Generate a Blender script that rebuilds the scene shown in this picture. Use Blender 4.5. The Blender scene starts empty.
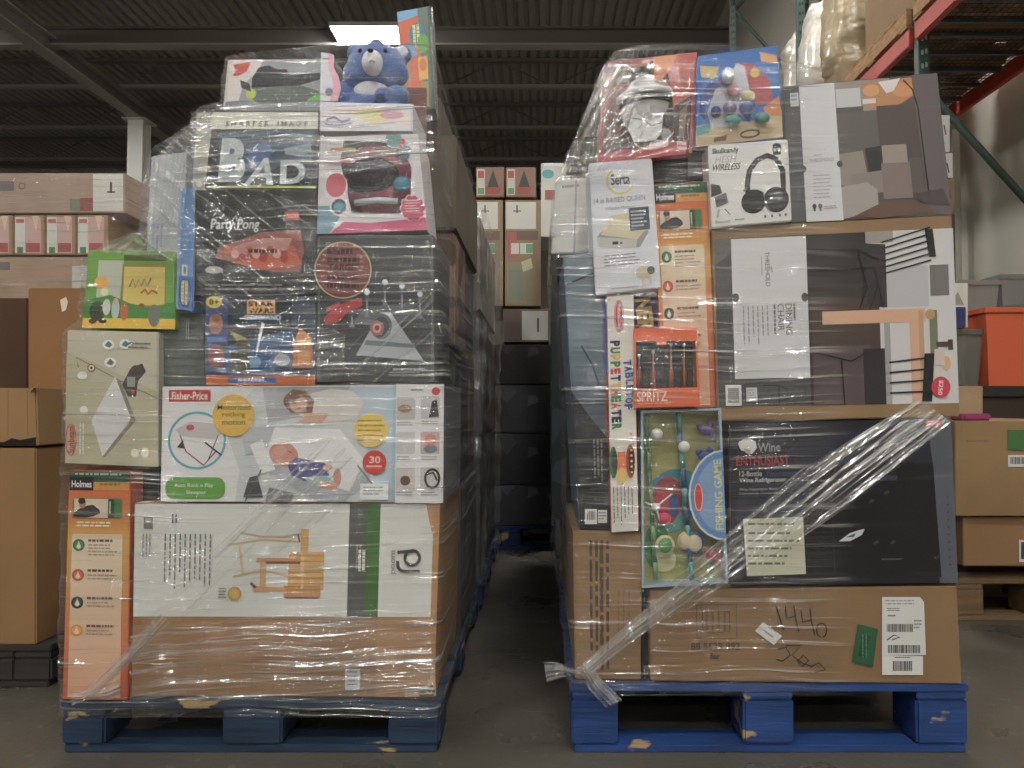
import bpy, bmesh, math, random
from mathutils import Vector
random.seed(7)
S = bpy.context.scene
COL = S.collection
# ------------------------------------------------------------------ camera, light level
F = 760.0; CAMY = -1.96; CAMZ = 0.88; PX0 = 540.0
PITCH = math.atan(23.0 / F)
cam = bpy.data.objects.new('camera', bpy.data.cameras.new('camera'))
COL.objects.link(cam)
cam.location = (0, CAMY, CAMZ)
cam.rotation_euler = (math.pi / 2 + PITCH, 0, 0)
cam.data.sensor_width = 36; cam.data.lens = 36 * F / 1024.0
cam.data.shift_x = -(PX0 - 512) / 1024.0
cam.data.clip_start = 0.05; cam.data.clip_end = 200
S.camera = cam
S.view_settings.view_transform = 'Standard'; S.view_settings.look = 'None'
S.view_settings.gamma = 1; S.view_settings.use_curve_mapping = False
S.view_settings.exposure = 0.72
S.cycles.use_denoising = True
S.cycles.transparent_max_bounces = 20
S.cycles.max_bounces = 8
S.cycles.sample_clamp_indirect = 4
W = bpy.data.worlds.new('world'); S.world = W; W.use_nodes = True
W.node_tree.nodes['Background'].inputs[0].default_value = (1.0, 0.95, 0.86, 1)
W.node_tree.nodes['Background'].inputs[1].default_value = 0.05
LAMP_L = 64.0          # radiance of the ceiling lamps
LAMPS = [(-3.45, 13.0), (-3.9, 5.0), (-3.2, -4.2), (1.2, -4.2), (-3.2, -10.0), (1.2, -10.0), (-3.2, -16.5), (1.2, -16.5), (1.7, 4.4), (-12.5, 13.0), (-12.5, 2.0)]

# ------------------------------------------------------------------ helpers
def P(px, py, y=0.0):
    """point on the vertical plane at depth y that is seen at photo pixel px, py"""
    cx = (px - PX0) / F; cy = (384 - py) / F
    ca, sa = math.cos(PITCH), math.sin(PITCH)
    dy = ca - cy * sa; dz = sa + cy * ca
    t = (y - CAMY) / dy
    return (cx * t, y, CAMZ + dz * t)

def lin(c):
    c = c / 255.0
    return c / 12.92 if c <= 0.04045 else ((c + 0.055) / 1.055) ** 2.4
GAIN = 1.12
def C(c):
    l = [lin(v) * GAIN for v in c[:3]]; g = .3 * l[0] + .6 * l[1] + .1 * l[2]
    return tuple(min(0.86, v * .86 + g * .14) for v in l) + (1,)
MATS = {}
def mat(c, rough=0.5, kind='paint', metal=0.0):
    key = (tuple(c), rough, kind, metal)
    if key in MATS: return MATS[key]
    m = bpy.data.materials.new('%s_%02x%02x%02x' % ((kind,) + tuple(int(v) for v in c)))
    m.use_nodes = True
    nt = m.node_tree; b = nt.nodes['Principled BSDF']
    b.inputs['Base Color'].default_value = C(c)
    b.inputs['Roughness'].default_value = rough
    b.inputs['Metallic'].default_value = metal
    def N(t): return nt.nodes.new(t)
    def L(a, bb): nt.links.new(a, bb)
    def mixcol(fac, ca, cb):
        x = N('ShaderNodeMix'); x.data_type = 'RGBA'
        L(fac, x.inputs[0]); x.inputs[6].default_value = ca; x.inputs[7].default_value = cb
        return x.outputs[2]
    def noise(scale, detail=3, vec=(1, 1, 1), rot=(0, 0, 0)):
        tc = N('ShaderNodeTexCoord'); mp = N('ShaderNodeMapping'); n = N('ShaderNodeTexNoise')
        mp.inputs['Scale'].default_value = vec; mp.inputs['Rotation'].default_value = rot
        if kind in ('pallet', 'wood', 'card'):
            tc = N('ShaderNodeNewGeometry'); L(tc.outputs['Position'], mp.inputs[0])
        else: L(tc.outputs['Object'], mp.inputs[0])
        L(mp.outputs[0], n.inputs['Vector'])
        n.inputs['Scale'].default_value = scale; n.inputs['Detail'].default_value = detail
        return n.outputs['Fac']
    def ramp(src, a, bb):
        r = N('ShaderNodeMapRange'); L(src, r.inputs[0])
        r.inputs[1].default_value = a; r.inputs[2].default_value = bb; return r.outputs[0]
    def bump(src, s, d):
        x = N('ShaderNodeBump'); x.inputs['Strength'].default_value = s; x.inputs['Distance'].default_value = d
        L(src, x.inputs['Height']); L(x.outputs[0], b.inputs['Normal'])
    cc = C(c)
    if kind == 'card':
        dk = tuple(v * 0.80 for v in cc[:3]) + (1,)
        L(mixcol(ramp(noise(5, 5), 0.3, 0.7), cc, dk), b.inputs['Base Color'])
        bump(noise(60, 2, (0.4, 1, 1.5)), 0.15, 0.002)
    elif kind == 'pallet':
        wood = C((168, 140, 92)); dk = tuple(v * 0.55 for v in cc[:3]) + (1,)
        m1 = mixcol(ramp(noise(7, 6, (0.5, 1, 3)), 0.35, 0.7), cc, dk)
        x = N('ShaderNodeMix'); x.data_type = 'RGBA'
        L(ramp(noise(9, 5, (0.7, 1, 1.4)), 0.64, 0.67), x.inputs[0]); L(m1, x.inputs[6]); x.inputs[7].default_value = wood
        L(x.outputs[2], b.inputs['Base Color'])
        bump(noise(40, 4, (0.2, 1, 3)), 0.5, 0.004)
    elif kind == 'wood':
        dk = tuple(v * 0.6 for v in cc[:3]) + (1,)
        L(mixcol(ramp(noise(12, 5, (0.15, 1, 3)), 0.3, 0.7), cc, dk), b.inputs['Base Color'])
        bump(noise(30, 4, (0.2, 1, 3)), 0.4, 0.003)
    elif kind == 'concrete':
        dk = tuple(v * 0.62 for v in cc[:3]) + (1,)
        a1 = mixcol(ramp(noise(1.6, 8), 0.35, 0.68), cc, dk)
        x = N('ShaderNodeMix'); x.data_type = 'RGBA'
        L(ramp(noise(26, 6, (1, 0.8, 1)), 0.62, 1.0), x.inputs[0]); L(a1, x.inputs[6]); x.inputs[7].default_value = C((158, 152, 140))
        L(x.outputs[2], b.inputs['Base Color'])
        L(ramp(noise(3, 5), 0.0, 1.5), b.inputs['Roughness'])
        bump(noise(50, 6), 0.25, 0.004)
    elif kind == 'wall':
        dk = tuple(v * 0.88 for v in cc[:3]) + (1,)
        L(mixcol(ramp(noise(0.8, 5), 0.35, 0.7), cc, dk), b.inputs['Base Color'])
    elif kind == 'plush':
        bump(noise(260, 3), 0.9, 0.004)
        b.inputs['Sheen Weight'].default_value = 0.5
    elif kind == 'blister':
        tr = N('ShaderNodeBsdfTransparent'); gl = N('ShaderNodeBsdfGlossy'); gl.inputs['Roughness'].default_value = 0.07
        bp = N('ShaderNodeBump'); bp.inputs['Distance'].default_value = 0.03; L(noise(16, 3), bp.inputs['Height']); L(bp.outputs[0], gl.inputs['Normal'])
        lw = N('ShaderNodeLayerWeight'); lw.inputs['Blend'].default_value = 0.3; mr = N('ShaderNodeMapRange'); L(lw.outputs['Facing'], mr.inputs[0]); mr.inputs[3].default_value = 0.05; mr.inputs[4].default_value = 0.5
        mx = N('ShaderNodeMixShader'); L(mr.outputs[0], mx.inputs[0]); L(tr.outputs[0], mx.inputs[1]); L(gl.outputs[0], mx.inputs[2]); L(mx.outputs[0], nt.nodes['Material Output'].inputs[0])
    elif kind == 'sackfilm':
        b.inputs['Specular IOR Level'].default_value = 0.8
        v = N('ShaderNodeTexVoronoi'); v.feature = 'SMOOTH_F1'; tc = N('ShaderNodeTexCoord'); L(tc.outputs['Object'], v.inputs['Vector']); v.inputs['Scale'].default_value = 3.5
        ad = N('ShaderNodeMath'); ad.operation = 'ADD'; L(v.outputs['Distance'], ad.inputs[0]); L(noise(4, 2, (1, 1, 2.0)), ad.inputs[1]); bump(ad.outputs[0], 0.5, 0.05)
    elif kind == 'bin':
        b.inputs['Alpha'].default_value = 0.55
    elif kind == 'mottle':   # busy printed side panel
        v = N('ShaderNodeTexVoronoi'); tc = N('ShaderNodeTexCoord'); L(tc.outputs['Object'], v.inputs['Vector'])
        v.inputs['Scale'].default_value = 9
        sep = N('ShaderNodeSeparateColor'); L(v.outputs['Color'], sep.inputs[0])
        lt = tuple(min(.8, q * 2.6 + .02) for q in cc[:3]) + (1,)
        L(mixcol(ramp(sep.outputs[0], 0.45, 1.0), cc, lt), b.inputs['Base Color'])
    elif kind == 'lamp':
        b.inputs['Emission Color'].default_value = (1, 0.98, 0.935, 1)
        b.inputs['Emission Strength'].default_value = LAMP_L
    MATS[key] = m
    return m

def film_mat(name, veil=0.05, amount=0.5, stretch=(1.3, 1.3, 80.0), rot=(0, 0, 0), lo=0.5, fade=None, gloss=0.11, bumpd=0.03, warp=0.05, haze=0.0):
    """clear stretch film: thin, glossy, finely pleated, milky where the layers bunch up, highlight streaks partly painted in pale"""
    m = bpy.data.materials.new(name); m.use_nodes = True
    nt = m.node_tree; nt.nodes.clear()
    def N(t): return nt.nodes.new(t)
    def L(a, b): nt.links.new(a, b)
    def M(op, a, b=None, clamp=False):
        x = N('ShaderNodeMath'); x.operation = op; x.use_clamp = clamp
        for i, v in enumerate((a, b)):
            if v is None: continue
            if isinstance(v, (int, float)): x.inputs[i].default_value = v
            else: L(v, x.inputs[i])
        return x.outputs[0]
    tc = N('ShaderNodeTexCoord')
    wn = N('ShaderNodeTexNoise'); wn.inputs['Scale'].default_value = 2.4; wn.inputs['Detail'].default_value = 2
    L(tc.outputs['Object'], wn.inputs['Vector'])
    sc = N('ShaderNodeVectorMath'); sc.operation = 'SCALE'; sc.inputs[3].default_value = warp
    L(wn.outputs['Color'], sc.inputs[0])
    ad = N('ShaderNodeVectorMath'); ad.operation = 'ADD'; L(tc.outputs['Object'], ad.inputs[0]); L(sc.outputs[0], ad.inputs[1])
    mp = N('ShaderNodeMapping'); mp.vector_type = 'TEXTURE' if False else 'POINT'
    r1 = N('ShaderNodeVectorRotate'); r1.rotation_type = 'EULER_XYZ'; r1.inputs['Rotation'].default_value = rot
    L(ad.outputs[0], r1.inputs[0]); mp.inputs['Scale'].default_value = stretch; L(r1.outputs[0], mp.inputs[0])
    n1 = N('ShaderNodeTexNoise'); n1.inputs['Scale'].default_value = 1.0; n1.inputs['Detail'].default_value = 2.5; n1.inputs['Roughness'].default_value = 0.55
    L(mp.outputs[0], n1.inputs['Vector'])
    n2 = N('ShaderNodeTexNoise'); n2.inputs['Scale'].default_value = 4.5; n2.inputs['Detail'].default_value = 3
    L(tc.outputs['Object'], n2.inputs['Vector'])
    macro = N('ShaderNodeMapRange'); L(n2.outputs['Fac'], macro.inputs[0])
    macro.inputs[1].default_value = 0.38; macro.inputs[2].default_value = 0.66
    st = N('ShaderNodeMapRange'); L(n1.outputs['Fac'], st.inputs[0])
    st.inputs[1].default_value = lo; st.inputs[2].default_value = lo + 0.12
    str_ = M('MULTIPLY', st.outputs[0], M('ADD', M('MULTIPLY', macro.outputs[0], 0.75), 0.25))
    fac = M('ADD', M('ADD', M('MULTIPLY', str_, amount), veil), M('MULTIPLY', macro.outputs[0], haze))
    bd = M('MULTIPLY', n1.outputs['Fac'], M('ADD', M('MULTIPLY', macro.outputs[0], 0.8), 0.2))
    if fade is not None:   # fewer layers of film towards +x
        sx = N('ShaderNodeSeparateXYZ'); L(tc.outputs['Object'], sx.inputs[0])
        fr = N('ShaderNodeMapRange'); L(sx.outputs[0], fr.inputs[0])
        fr.inputs[1].default_value = fade[0]; fr.inputs[2].default_value = fade[1]
        fr.inputs[3].default_value = 1.0; fr.inputs[4].default_value = fade[2]
        fac = M('MULTIPLY', fac, fr.outputs[0]); bd = M('MULTIPLY', bd, fr.outputs[0])
    bp = N('ShaderNodeBump'); bp.inputs['Strength'].default_value = 1.0; bp.inputs['Distance'].default_value = bumpd
    L(bd, bp.inputs['Height'])
    lw = N('ShaderNodeLayerWeight'); lw.inputs['Blend'].default_value = 0.25
    edge = M('MULTIPLY', lw.outputs['Facing'], 0.22)
    if fade is not None: edge = M('MULTIPLY', edge, M('ADD', M('MULTIPLY', fr.outputs[0], .8), .2))
    fac = M('ADD', fac, edge, True)
    tr = N('ShaderNodeBsdfTransparent'); gl = N('ShaderNodeBsdfAnisotropic') if False else N('ShaderNodeBsdfGlossy')
    gl.inputs['Roughness'].default_value = gloss; gl.inputs['Color'].default_value = (0.95, 0.95, 0.95, 1)
    L(bp.outputs[0], gl.inputs['Normal'])
    df = N('ShaderNodeBsdfDiffuse'); df.inputs['Color'].default_value = (0.72, 0.73, 0.72, 1); L(bp.outputs[0], df.inputs['Normal'])  # pale diffuse streaks carry part of the film's highlights as colour
    mx = N('ShaderNodeMixShader'); mx.inputs[0].default_value = 0.62; L(df.outputs[0], mx.inputs[1]); L(gl.outputs[0], mx.inputs[2])
    out = N('ShaderNodeMixShader'); L(fac, out.inputs[0]); L(tr.outputs[0], out.inputs[1]); L(mx.outputs[0], out.inputs[2])
    o = N('ShaderNodeOutputMaterial'); L(out.outputs[0], o.inputs[0])
    return m

def tag(o, label=None, cat=None, group=None, kind=None):
    if label: o['label'] = label
    if cat: o['category'] = cat
    if group: o['group'] = group
    if kind: o['kind'] = kind
    return o

def empty(name, loc, label, cat, group=None):
    o = bpy.data.objects.new(name, None); COL.objects.link(o); o.location = loc
    o.empty_display_size = 0.1
    return tag(o, label, cat, group)

TXT = {}
def glyphs(s, bold=0.0):
    k = (s, bold)
    if k in TXT: return TXT[k]
    cu = bpy.data.curves.new('lettering', 'FONT'); cu.body = s; cu.resolution_u = 3; cu.offset = bold
    ob = bpy.data.objects.new('lettering', cu); COL.objects.link(ob)
    dg = bpy.context.evaluated_depsgraph_get(); dg.update()
    me = bpy.data.meshes.new_from_object(ob.evaluated_get(dg))
    vs = [(v.co.x, v.co.y) for v in me.vertices]; fs = [tuple(p.vertices) for p in me.polygons]
    bpy.data.objects.remove(ob); bpy.data.meshes.remove(me); bpy.data.curves.remove(cu)
    xs = [v[0] for v in vs]; ys = [v[1] for v in vs]
    x0, x1, y0, y1 = min(xs), max(xs), min(ys), max(ys)
    vs = [((x - x0) / (x1 - x0 or 1), (y - y0) / (y1 - y0 or 1)) for x, y in vs]
    TXT[k] = (vs, fs); return TXT[k]

class MB:
    """mesh collector; drawing calls take photo pixels, laid on the plane of the box front"""
    def __init__(s, y=0.0, nom=None, quad=None):
        s.v = []; s.f = []; s.m = []; s.mats = []; s.y = y; s.nom = nom; s.quad = quad; s.layer = 1; s.smooth = []
    def mi(s, m):
        if m not in s.mats: s.mats.append(m)
        return s.mats.index(m)
    def add(s, vs, fs, m, smooth=False):
        b = len(s.v); i = s.mi(m); s.v += [tuple(v) for v in vs]
        for f in fs: s.f.append(tuple(b + q for q in f)); s.m.append(i); s.smooth.append(smooth)
    def warp(s, x, y):
        if s.quad is None: return x, y
        x0, y0, x1, y1 = s.nom; u = (x - x0) / (x1 - x0); v = (y - y0) / (y1 - y0)
        a, b, c, d = s.quad
        return tuple(a[i] * (1 - u) * (1 - v) + b[i] * u * (1 - v) + c[i] * u * v + d[i] * (1 - u) * v for i in (0, 1))
    def put(s, x, y, dy=None):
        x, y = s.warp(x, y)
        return P(x, y, s.y if dy is None else dy)
    def clip(s, pts):
        if s.nom is None: return pts
        x0, y0, x1, y1 = s.nom
        for ax, lim, sg in ((0, x0, 1), (0, x1, -1), (1, y0, 1), (1, y1, -1)):
            out = []
            for i in range(len(pts)):
                p, q = pts[i - 1], pts[i]
                ip = (p[ax] - lim) * sg >= 0; iq = (q[ax] - lim) * sg >= 0
                if ip != iq:
                    t = (lim - p[ax]) / (q[ax] - p[ax]); out.append((p[0] + t * (q[0] - p[0]), p[1] + t * (q[1] - p[1])))
                if iq: out.append(q)
            pts = out
            if not pts: return []
        return pts
    def nl(s):
        s.layer += 1; return s.y - s.layer * 0.00009
    def poly(s, pts, c, rough=0.4, dy=None, clip=True, kind='paint'):
        pts = [tuple(p) for p in pts]
        if clip: pts = s.clip(pts)
        if len(pts) < 3: return
        a = sum(pts[i - 1][0] * pts[i][1] - pts[i][0] * pts[i - 1][1] for i in range(len(pts)))
        if a > 0: pts = pts[::-1]
        yy = s.nl() if dy is None else dy
        s.add([s.put(x, y, yy) for x, y in pts], [tuple(range(len(pts)))], c if not isinstance(c, (tuple, list)) else mat(c, rough, kind))
    def rect(s, x0, y0, x1, y1, c, **k): s.poly([(x0, y0), (x1, y0), (x1, y1), (x0, y1)], c, **k)
    def rrect(s, x0, y0, x1, y1, r, c, **k):
        p = []
        for cx, cy, a0 in ((x1 - r, y0 + r, -90), (x1 - r, y1 - r, 0), (x0 + r, y1 - r, 90), (x0 + r, y0 + r, 180)):
            for i in range(5):
                a = math.radians(a0 + i * 22.5); p.append((cx + r * math.cos(a), cy + r * math.sin(a)))
        s.poly(p, c, **k)
    def ell(s, cx, cy, rx, ry, c, n=24, a0=0, **k):
        ca, sa = math.cos(math.radians(a0)), math.sin(math.radians(a0)); p = []
        for i in range(n):
            t = 2 * math.pi * i / n; x, y = rx * math.cos(t), ry * math.sin(t)
            p.append((cx + x * ca - y * sa, cy + x * sa + y * ca))
        s.poly(p, c, **k)
    def ring(s, cx, cy, rx, ry, w, c, a=0, b=360, n=32):
        pts = [(cx + rx * math.cos(math.radians(a + (b - a) * i / n)), cy + ry * math.sin(math.radians(a + (b - a) * i / n))) for i in range(n + 1)]
        s.line(pts, w, c)
    def line(s, pts, w, c, rough=0.4):
        yy = s.nl(); L = []; R = []
        for i, p in enumerate(pts):
            q = pts[min(i + 1, len(pts) - 1)]; o = pts[max(i - 1, 0)]
            dx, dy = q[0] - o[0], q[1] - o[1]; l = math.hypot(dx, dy) or 1
            nx, ny = -dy / l * w / 2, dx / l * w / 2
            L.append((p[0] + nx, p[1] + ny)); R.append((p[0] - nx, p[1] - ny))
        n = len(pts); vs = [s.put(*p, yy) for p in L + R]
        s.add(vs, [(i, i + 1, n + i + 1, n + i) for i in range(n - 1)], mat(c, rough))
    def grad(s, x0, y0, x1, y1, c0, c1, n=16):
        for i in range(n):
            t = (i + .5) / n; c = tuple(int(c0[k] + (c1[k] - c0[k]) * t) for k in range(3))
            ya = y0 + (y1 - y0) * i / n; yb = y0 + (y1 - y0) * (i + 1) / n
            s.rect(x0, ya, x1, yb, c, dy=s.y - (s.layer + 1) * 0.00009)
        s.layer += 1
    def text(s, t, x0, y0, x1, y1, c, rot=0, bold=0.0, shear=0.0, ang=0.0, rough=0.4):
        vs, fs = glyphs(t, bold); yy = s.nl(); out = []
        cx, cy = (x0 + x1) / 2, (y0 + y1) / 2; ca, sa = math.cos(math.radians(ang)), math.sin(math.radians(ang))
        for u, v in vs:
            u2 = u + shear * (v - .5) * (abs(y1 - y0) / abs(x1 - x0) if rot == 0 else 1)
            if rot == 0: x, y = x0 + u2 * (x1 - x0), y1 - v * (y1 - y0)
            elif rot == 90: x, y = x0 + v * (x1 - x0), y0 + u2 * (y1 - y0)
            else: x, y = x1 - v * (x1 - x0), y1 - u2 * (y1 - y0)
            dx, dy = x - cx, y - cy
            out.append(s.put(cx + dx * ca - dy * sa, cy + dx * sa + dy * ca, yy))
        s.add(out, fs, mat(c, rough))
    def greek(s, x0, y0, x1, y1, n, c, vert=False, fill=0.45, seed=1):
        """lines of small print too fine to read"""
        r = random.Random(seed); yy = s.nl(); m = mat(c, 0.5)
        a0, a1, b0, b1 = (y0, y1, x0, x1) if not vert else (x0, x1, y0, y1)
        for i in range(n):
            ya = a0 + (a1 - a0) * i / n; yb = ya + (a1 - a0) / n * fill; x = b0; end = b1 - r.random() * (b1 - b0) * 0.3
            while x < end:
                w = min(end - x, (b1 - b0) * (0.04 + r.random() * 0.14)); q = [(x, ya), (x + w, ya), (x + w, yb), (x, yb)]
                if vert: q = [(y_, x_) for x_, y_ in q]
                s.add([s.put(*p, yy) for p in q], [(0, 1, 2, 3) if vert else (3, 2, 1, 0)], m); x += w + (b1 - b0) * 0.03
    def barcode(s, x0, y0, x1, y1, seed=3, c=(30, 30, 32)):
        r = random.Random(seed); yy = s.nl(); x = x0; m = mat(c, 0.5)
        while x < x1:
            w = min(x1 - x, 0.3 + r.random() * 0.7); s.add([s.put(*p, yy) for p in [(x, y1), (x + w, y1), (x + w, y0), (x, y0)]], [(0, 1, 2, 3)], m); x += w + 0.3 + r.random() * 0.5
    # solid shapes
    def cuboid(s, x0, x1, y0, y1, z0, z1, m, bev=0.0):
        bm = bmesh.new(); bmesh.ops.create_cube(bm, size=1)
        for v in bm.verts: v.co = ((x0 + x1) / 2 + v.co.x * (x1 - x0), (y0 + y1) / 2 + v.co.y * (y1 - y0), (z0 + z1) / 2 + v.co.z * (z1 - z0))
        s.bmadd(bm, m, bev)
    def bmadd(s, bm, m, bev=0.0, smooth=False):
        if bev: bmesh.ops.bevel(bm, geom=list(bm.edges), offset=bev, segments=2, affect='EDGES')
        bm.verts.index_update()
        s.add([v.co[:] for v in bm.verts], [tuple(v.index for v in f.verts) for f in bm.faces], m, smooth); bm.free()
    def prism(s, pts, ya, yb, m, bev=0.0):
        """front outline in pixels (seen at plane ya), pushed straight back to yb"""
        a = sum(pts[i - 1][0] * pts[i][1] - pts[i][0] * pts[i - 1][1] for i in range(len(pts)))
        if a > 0: pts = pts[::-1]
        bm = bmesh.new(); w = [s.put(x, y, ya) for x, y in pts]
        A = [bm.verts.new(p) for p in w]; B = [bm.verts.new((p[0], yb, p[2])) for p in w]; n = len(A)
        bm.faces.new(A); bm.faces.new(B[::-1])
        for i in range(n): bm.faces.new((A[i], B[i], B[(i + 1) % n], A[(i + 1) % n])[::-1])
        bmesh.ops.recalc_face_normals(bm, faces=bm.faces)
        s.bmadd(bm, m, bev)
    def ball(s, c, r, m, nu=24, nv=14, cut=None):
        vs = []; fs = []
        for j in range(nv + 1):
            ph = math.pi * j / nv
            for i in range(nu):
                th = 2 * math.pi * i / nu
                vs.append((c[0] + r[0] * math.sin(ph) * math.cos(th), c[1] + r[1] * math.sin(ph) * math.sin(th), c[2] + r[2] * math.cos(ph)))
        for j in range(nv):
            for i in range(nu): fs.append((j * nu + i, (j + 1) * nu + i, (j + 1) * nu + (i + 1) % nu, j * nu + (i + 1) % nu))
        s.add(vs, fs, m, True)
    def tube(s, pts, r, m, n=8):
        vs = []; fs = []; pts = [Vector(p) for p in pts]
        rr = r if isinstance(r, (list, tuple)) else [r] * len(pts)
        for i, p in enumerate(pts):
            d = (pts[min(i + 1, len(pts) - 1)] - pts[max(i - 1, 0)]).normalized()
            a = d.orthogonal().normalized() if i == 0 else (a - d * a.dot(d)).normalized()
            b = d.cross(a)
            for k in range(n):
                t = 2 * math.pi * k / n; vs.append(tuple(p + (a * math.cos(t) + b * math.sin(t)) * rr[i]))
        for i in range(len(pts) - 1):
            for k in range(n): fs.append((i * n + k, i * n + (k + 1) % n, (i + 1) * n + (k + 1) % n, (i + 1) * n + k))
        fs.append(tuple(range(n))[::-1]); fs.append(tuple((len(pts) - 1) * n + k for k in range(n)))
        s.add(vs, fs, m, True)
    def build(s, name, parent=None, label=None, cat=None, group=None, kind=None, origin=None):
        xs = [v[0] for v in s.v]; ys = [v[1] for v in s.v]; zs = [v[2] for v in s.v]
        o = origin or ((min(xs) + max(xs)) / 2, (min(ys) + max(ys)) / 2, min(zs))
        me = bpy.data.meshes.new(name)
        me.from_pydata([(v[0] - o[0], v[1] - o[1], v[2] - o[2]) for v in s.v], [], s.f)
        for m in s.mats: me.materials.append(m)
        me.polygons.foreach_set('material_index', s.m); me.polygons.foreach_set('use_smooth', s.smooth); me.update()
        ob = bpy.data.objects.new(name, me); COL.objects.link(ob)
        if parent is not None:
            w = Vector((0, 0, 0)); q = parent
            while q is not None: w += q.location; q = q.parent
            ob.parent = parent; ob.location = Vector(o) - w
        else: ob.location = o
        return tag(ob, label, cat, group, kind)

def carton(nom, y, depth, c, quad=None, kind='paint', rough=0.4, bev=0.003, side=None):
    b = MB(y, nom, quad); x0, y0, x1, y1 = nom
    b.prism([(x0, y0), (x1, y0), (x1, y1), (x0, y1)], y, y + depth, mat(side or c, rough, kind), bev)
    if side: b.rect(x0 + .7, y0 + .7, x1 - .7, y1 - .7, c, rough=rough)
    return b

def tray(nom, y, depth, c, inner, quad=None, w=2.0, top=True):
    """open-fronted shallow box"""
    b = MB(y, nom, quad); x0, y0, x1, y1 = nom
    O = [(x0, y0), (x1, y0), (x1, y1), (x0, y1)]; I = [(x0 + w, y0 + w), (x1 - w, y0 + w), (x1 - w, y1 - w), (x0 + w, y1 - w)]
    of = [b.put(*p, y) for p in O]; inn = [b.put(*p, y) for p in I]
    ob = [(p[0], y + depth, p[2]) for p in of]; ib = [(p[0], y + depth - .004, p[2]) for p in inn]
    vs = of + inn + ob + ib; fs = []
    for i in range(0 if top else 1, 4):
        j = (i + 1) % 4
        fs += [(i, j, 4 + j, 4 + i)[::-1], (i, j, 8 + j, 8 + i), (4 + i, 4 + j, 12 + j, 12 + i)[::-1]]
    fs.append((8, 9, 10, 11)); b.add(vs, fs, mat(c, 0.4)); b.add([vs[12], vs[13], vs[14], vs[15]], [(3, 2, 1, 0)], mat(inner, 0.5))
    b.y = y + depth - .0045
    return b

def pane(nom, y, quad=None, parent=None, name='clear_window', seed=1):
    b = MB(y, nom, quad); x0, y0, x1, y1 = nom; n = 14; r = random.Random(seed)
    m = mat((235, 238, 240), 0.08, 'blister'); vs = []
    for j in range(n + 1):
        for i in range(n + 1):
            p = b.put(x0 + (x1 - x0) * i / n, y0 + (y1 - y0) * j / n, y); e = 0 if i in (0, n) or j in (0, n) else (r.random() - .5) * .003
            vs.append((p[0], p[1] + e, p[2]))
    b.add(vs, [((j + 1) * (n + 1) + i, (j + 1) * (n + 1) + i + 1, j * (n + 1) + i + 1, j * (n + 1) + i) for j in range(n) for i in range(n)], m, True)
    return b.build(name, parent)

# ------------------------------------------------------------------ the building
CEIL = 9.55; WX = 4.0; BACK = 34.0; LEFTX = -24.0; FRONTY = -24.0
b = MB(); b.add([(LEFTX, FRONTY, 0), (WX, FRONTY, 0), (WX, BACK, 0), (LEFTX, BACK, 0)], [(0, 1, 2, 3)], mat((92, 87, 78), 0.5, 'concrete'))
b.build('floor', kind='structure')
def slab(name, x0, x1, y0, y1, z0, z1, m):
    b = MB(); b.cuboid(x0, x1, y0, y1, z0, z1, m); return b.build(name, kind='structure')
wm = mat((212, 206, 192), 0.7, 'wall')
slab('wall_right', WX, WX + .2, FRONTY, BACK, 0, CEIL, wm)
slab('wall_back', LEFTX, WX, BACK, BACK + .2, 0, CEIL, wm)
slab('wall_left', LEFTX - .2, LEFTX, FRONTY, BACK, 0, CEIL, wm)
slab('wall_front', LEFTX, WX, FRONTY - .2, FRONTY, 0, CEIL, wm)
b = MB(); m = mat((160, 155, 148), 0.6); n = int((WX - LEFTX) / 0.24); vs = []; fs = []      # ribbed steel deck
xs = []
for i in range(n):
    x = LEFTX + i * 0.24; xs += [(x, 0), (x + .12, 0), (x + .15, .075), (x + .21, .075)]
xs.append((WX, 0))
for x, dz in xs: vs += [(x, FRONTY, CEIL + dz), (x, BACK, CEIL + dz)]
fs = [(2 * i, 2 * i + 1, 2 * i + 3, 2 * i + 2) for i in range(len(xs) - 1)]
b.add(vs, fs, m); b.build('ceiling', kind='structure')
sm = mat((130, 127, 122), 0.5); sl = mat((168, 165, 158), 0.45)
def joist(y, dep=0.75, thick=0.09, girder=False):
    b = MB(); zt = CEIL - .01; zb = zt - dep; x0, x1 = LEFTX + .02, WX - .02
    for z in (zt - thick, zb):
        b.cuboid(x0, x1, y - .07, y + .07, z, z + thick * .35, sl if z == zb else sm)
        b.cuboid(x0, x1, y - .05, y - .035, z, z + thick, sl if z == zb else sm)
        b.cuboid(x0, x1, y + .035, y + .05, z, z + thick, sm)
    st = 1.35 if not girder else 1.9; x = x0; up = True
    while x + st < x1:
        za, zc = (zb + .05, zt - .05) if up else (zt - .05, zb + .05)
        b.tube([(x, y, za), (x + st, y, zc)], .018 if not girder else .03, sm, 6); x += st; up = not up
    b.build('roof_joist', kind='structure')
for y in (-12.0, -6.0, 0.2, 5.7, 8.45, 11.2, 16.7, 19.45, 22.2, 24.95, 27.7, 30.4):
    joist(y)
def girder(x):
    b = MB(); zt = CEIL - 1.08
    b.cuboid(x - .16, x + .16, FRONTY + .05, BACK - .05, zt - .03, zt, sl); b.cuboid(x - .16, x + .16, FRONTY + .05, BACK - .05, zt - .38, zt - .35, sl)
    b.cuboid(x - .012, x + .012, FRONTY + .05, BACK - .05, zt - .35, zt - .03, sm)
    b.build('roof_girder', kind='structure')
girder(-10.1)
b = MB(); m = mat((112, 108, 104), .5)                                                     # deep cross beam
yb = 13.45; b.cuboid(LEFTX + .02, WX - .02, yb - .12, yb + .12, CEIL - .93, CEIL - .90, m); b.cuboid(LEFTX + .02, WX - .02, yb - .12, yb + .12, CEIL - 1.28, CEIL - 1.24, sl)
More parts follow.
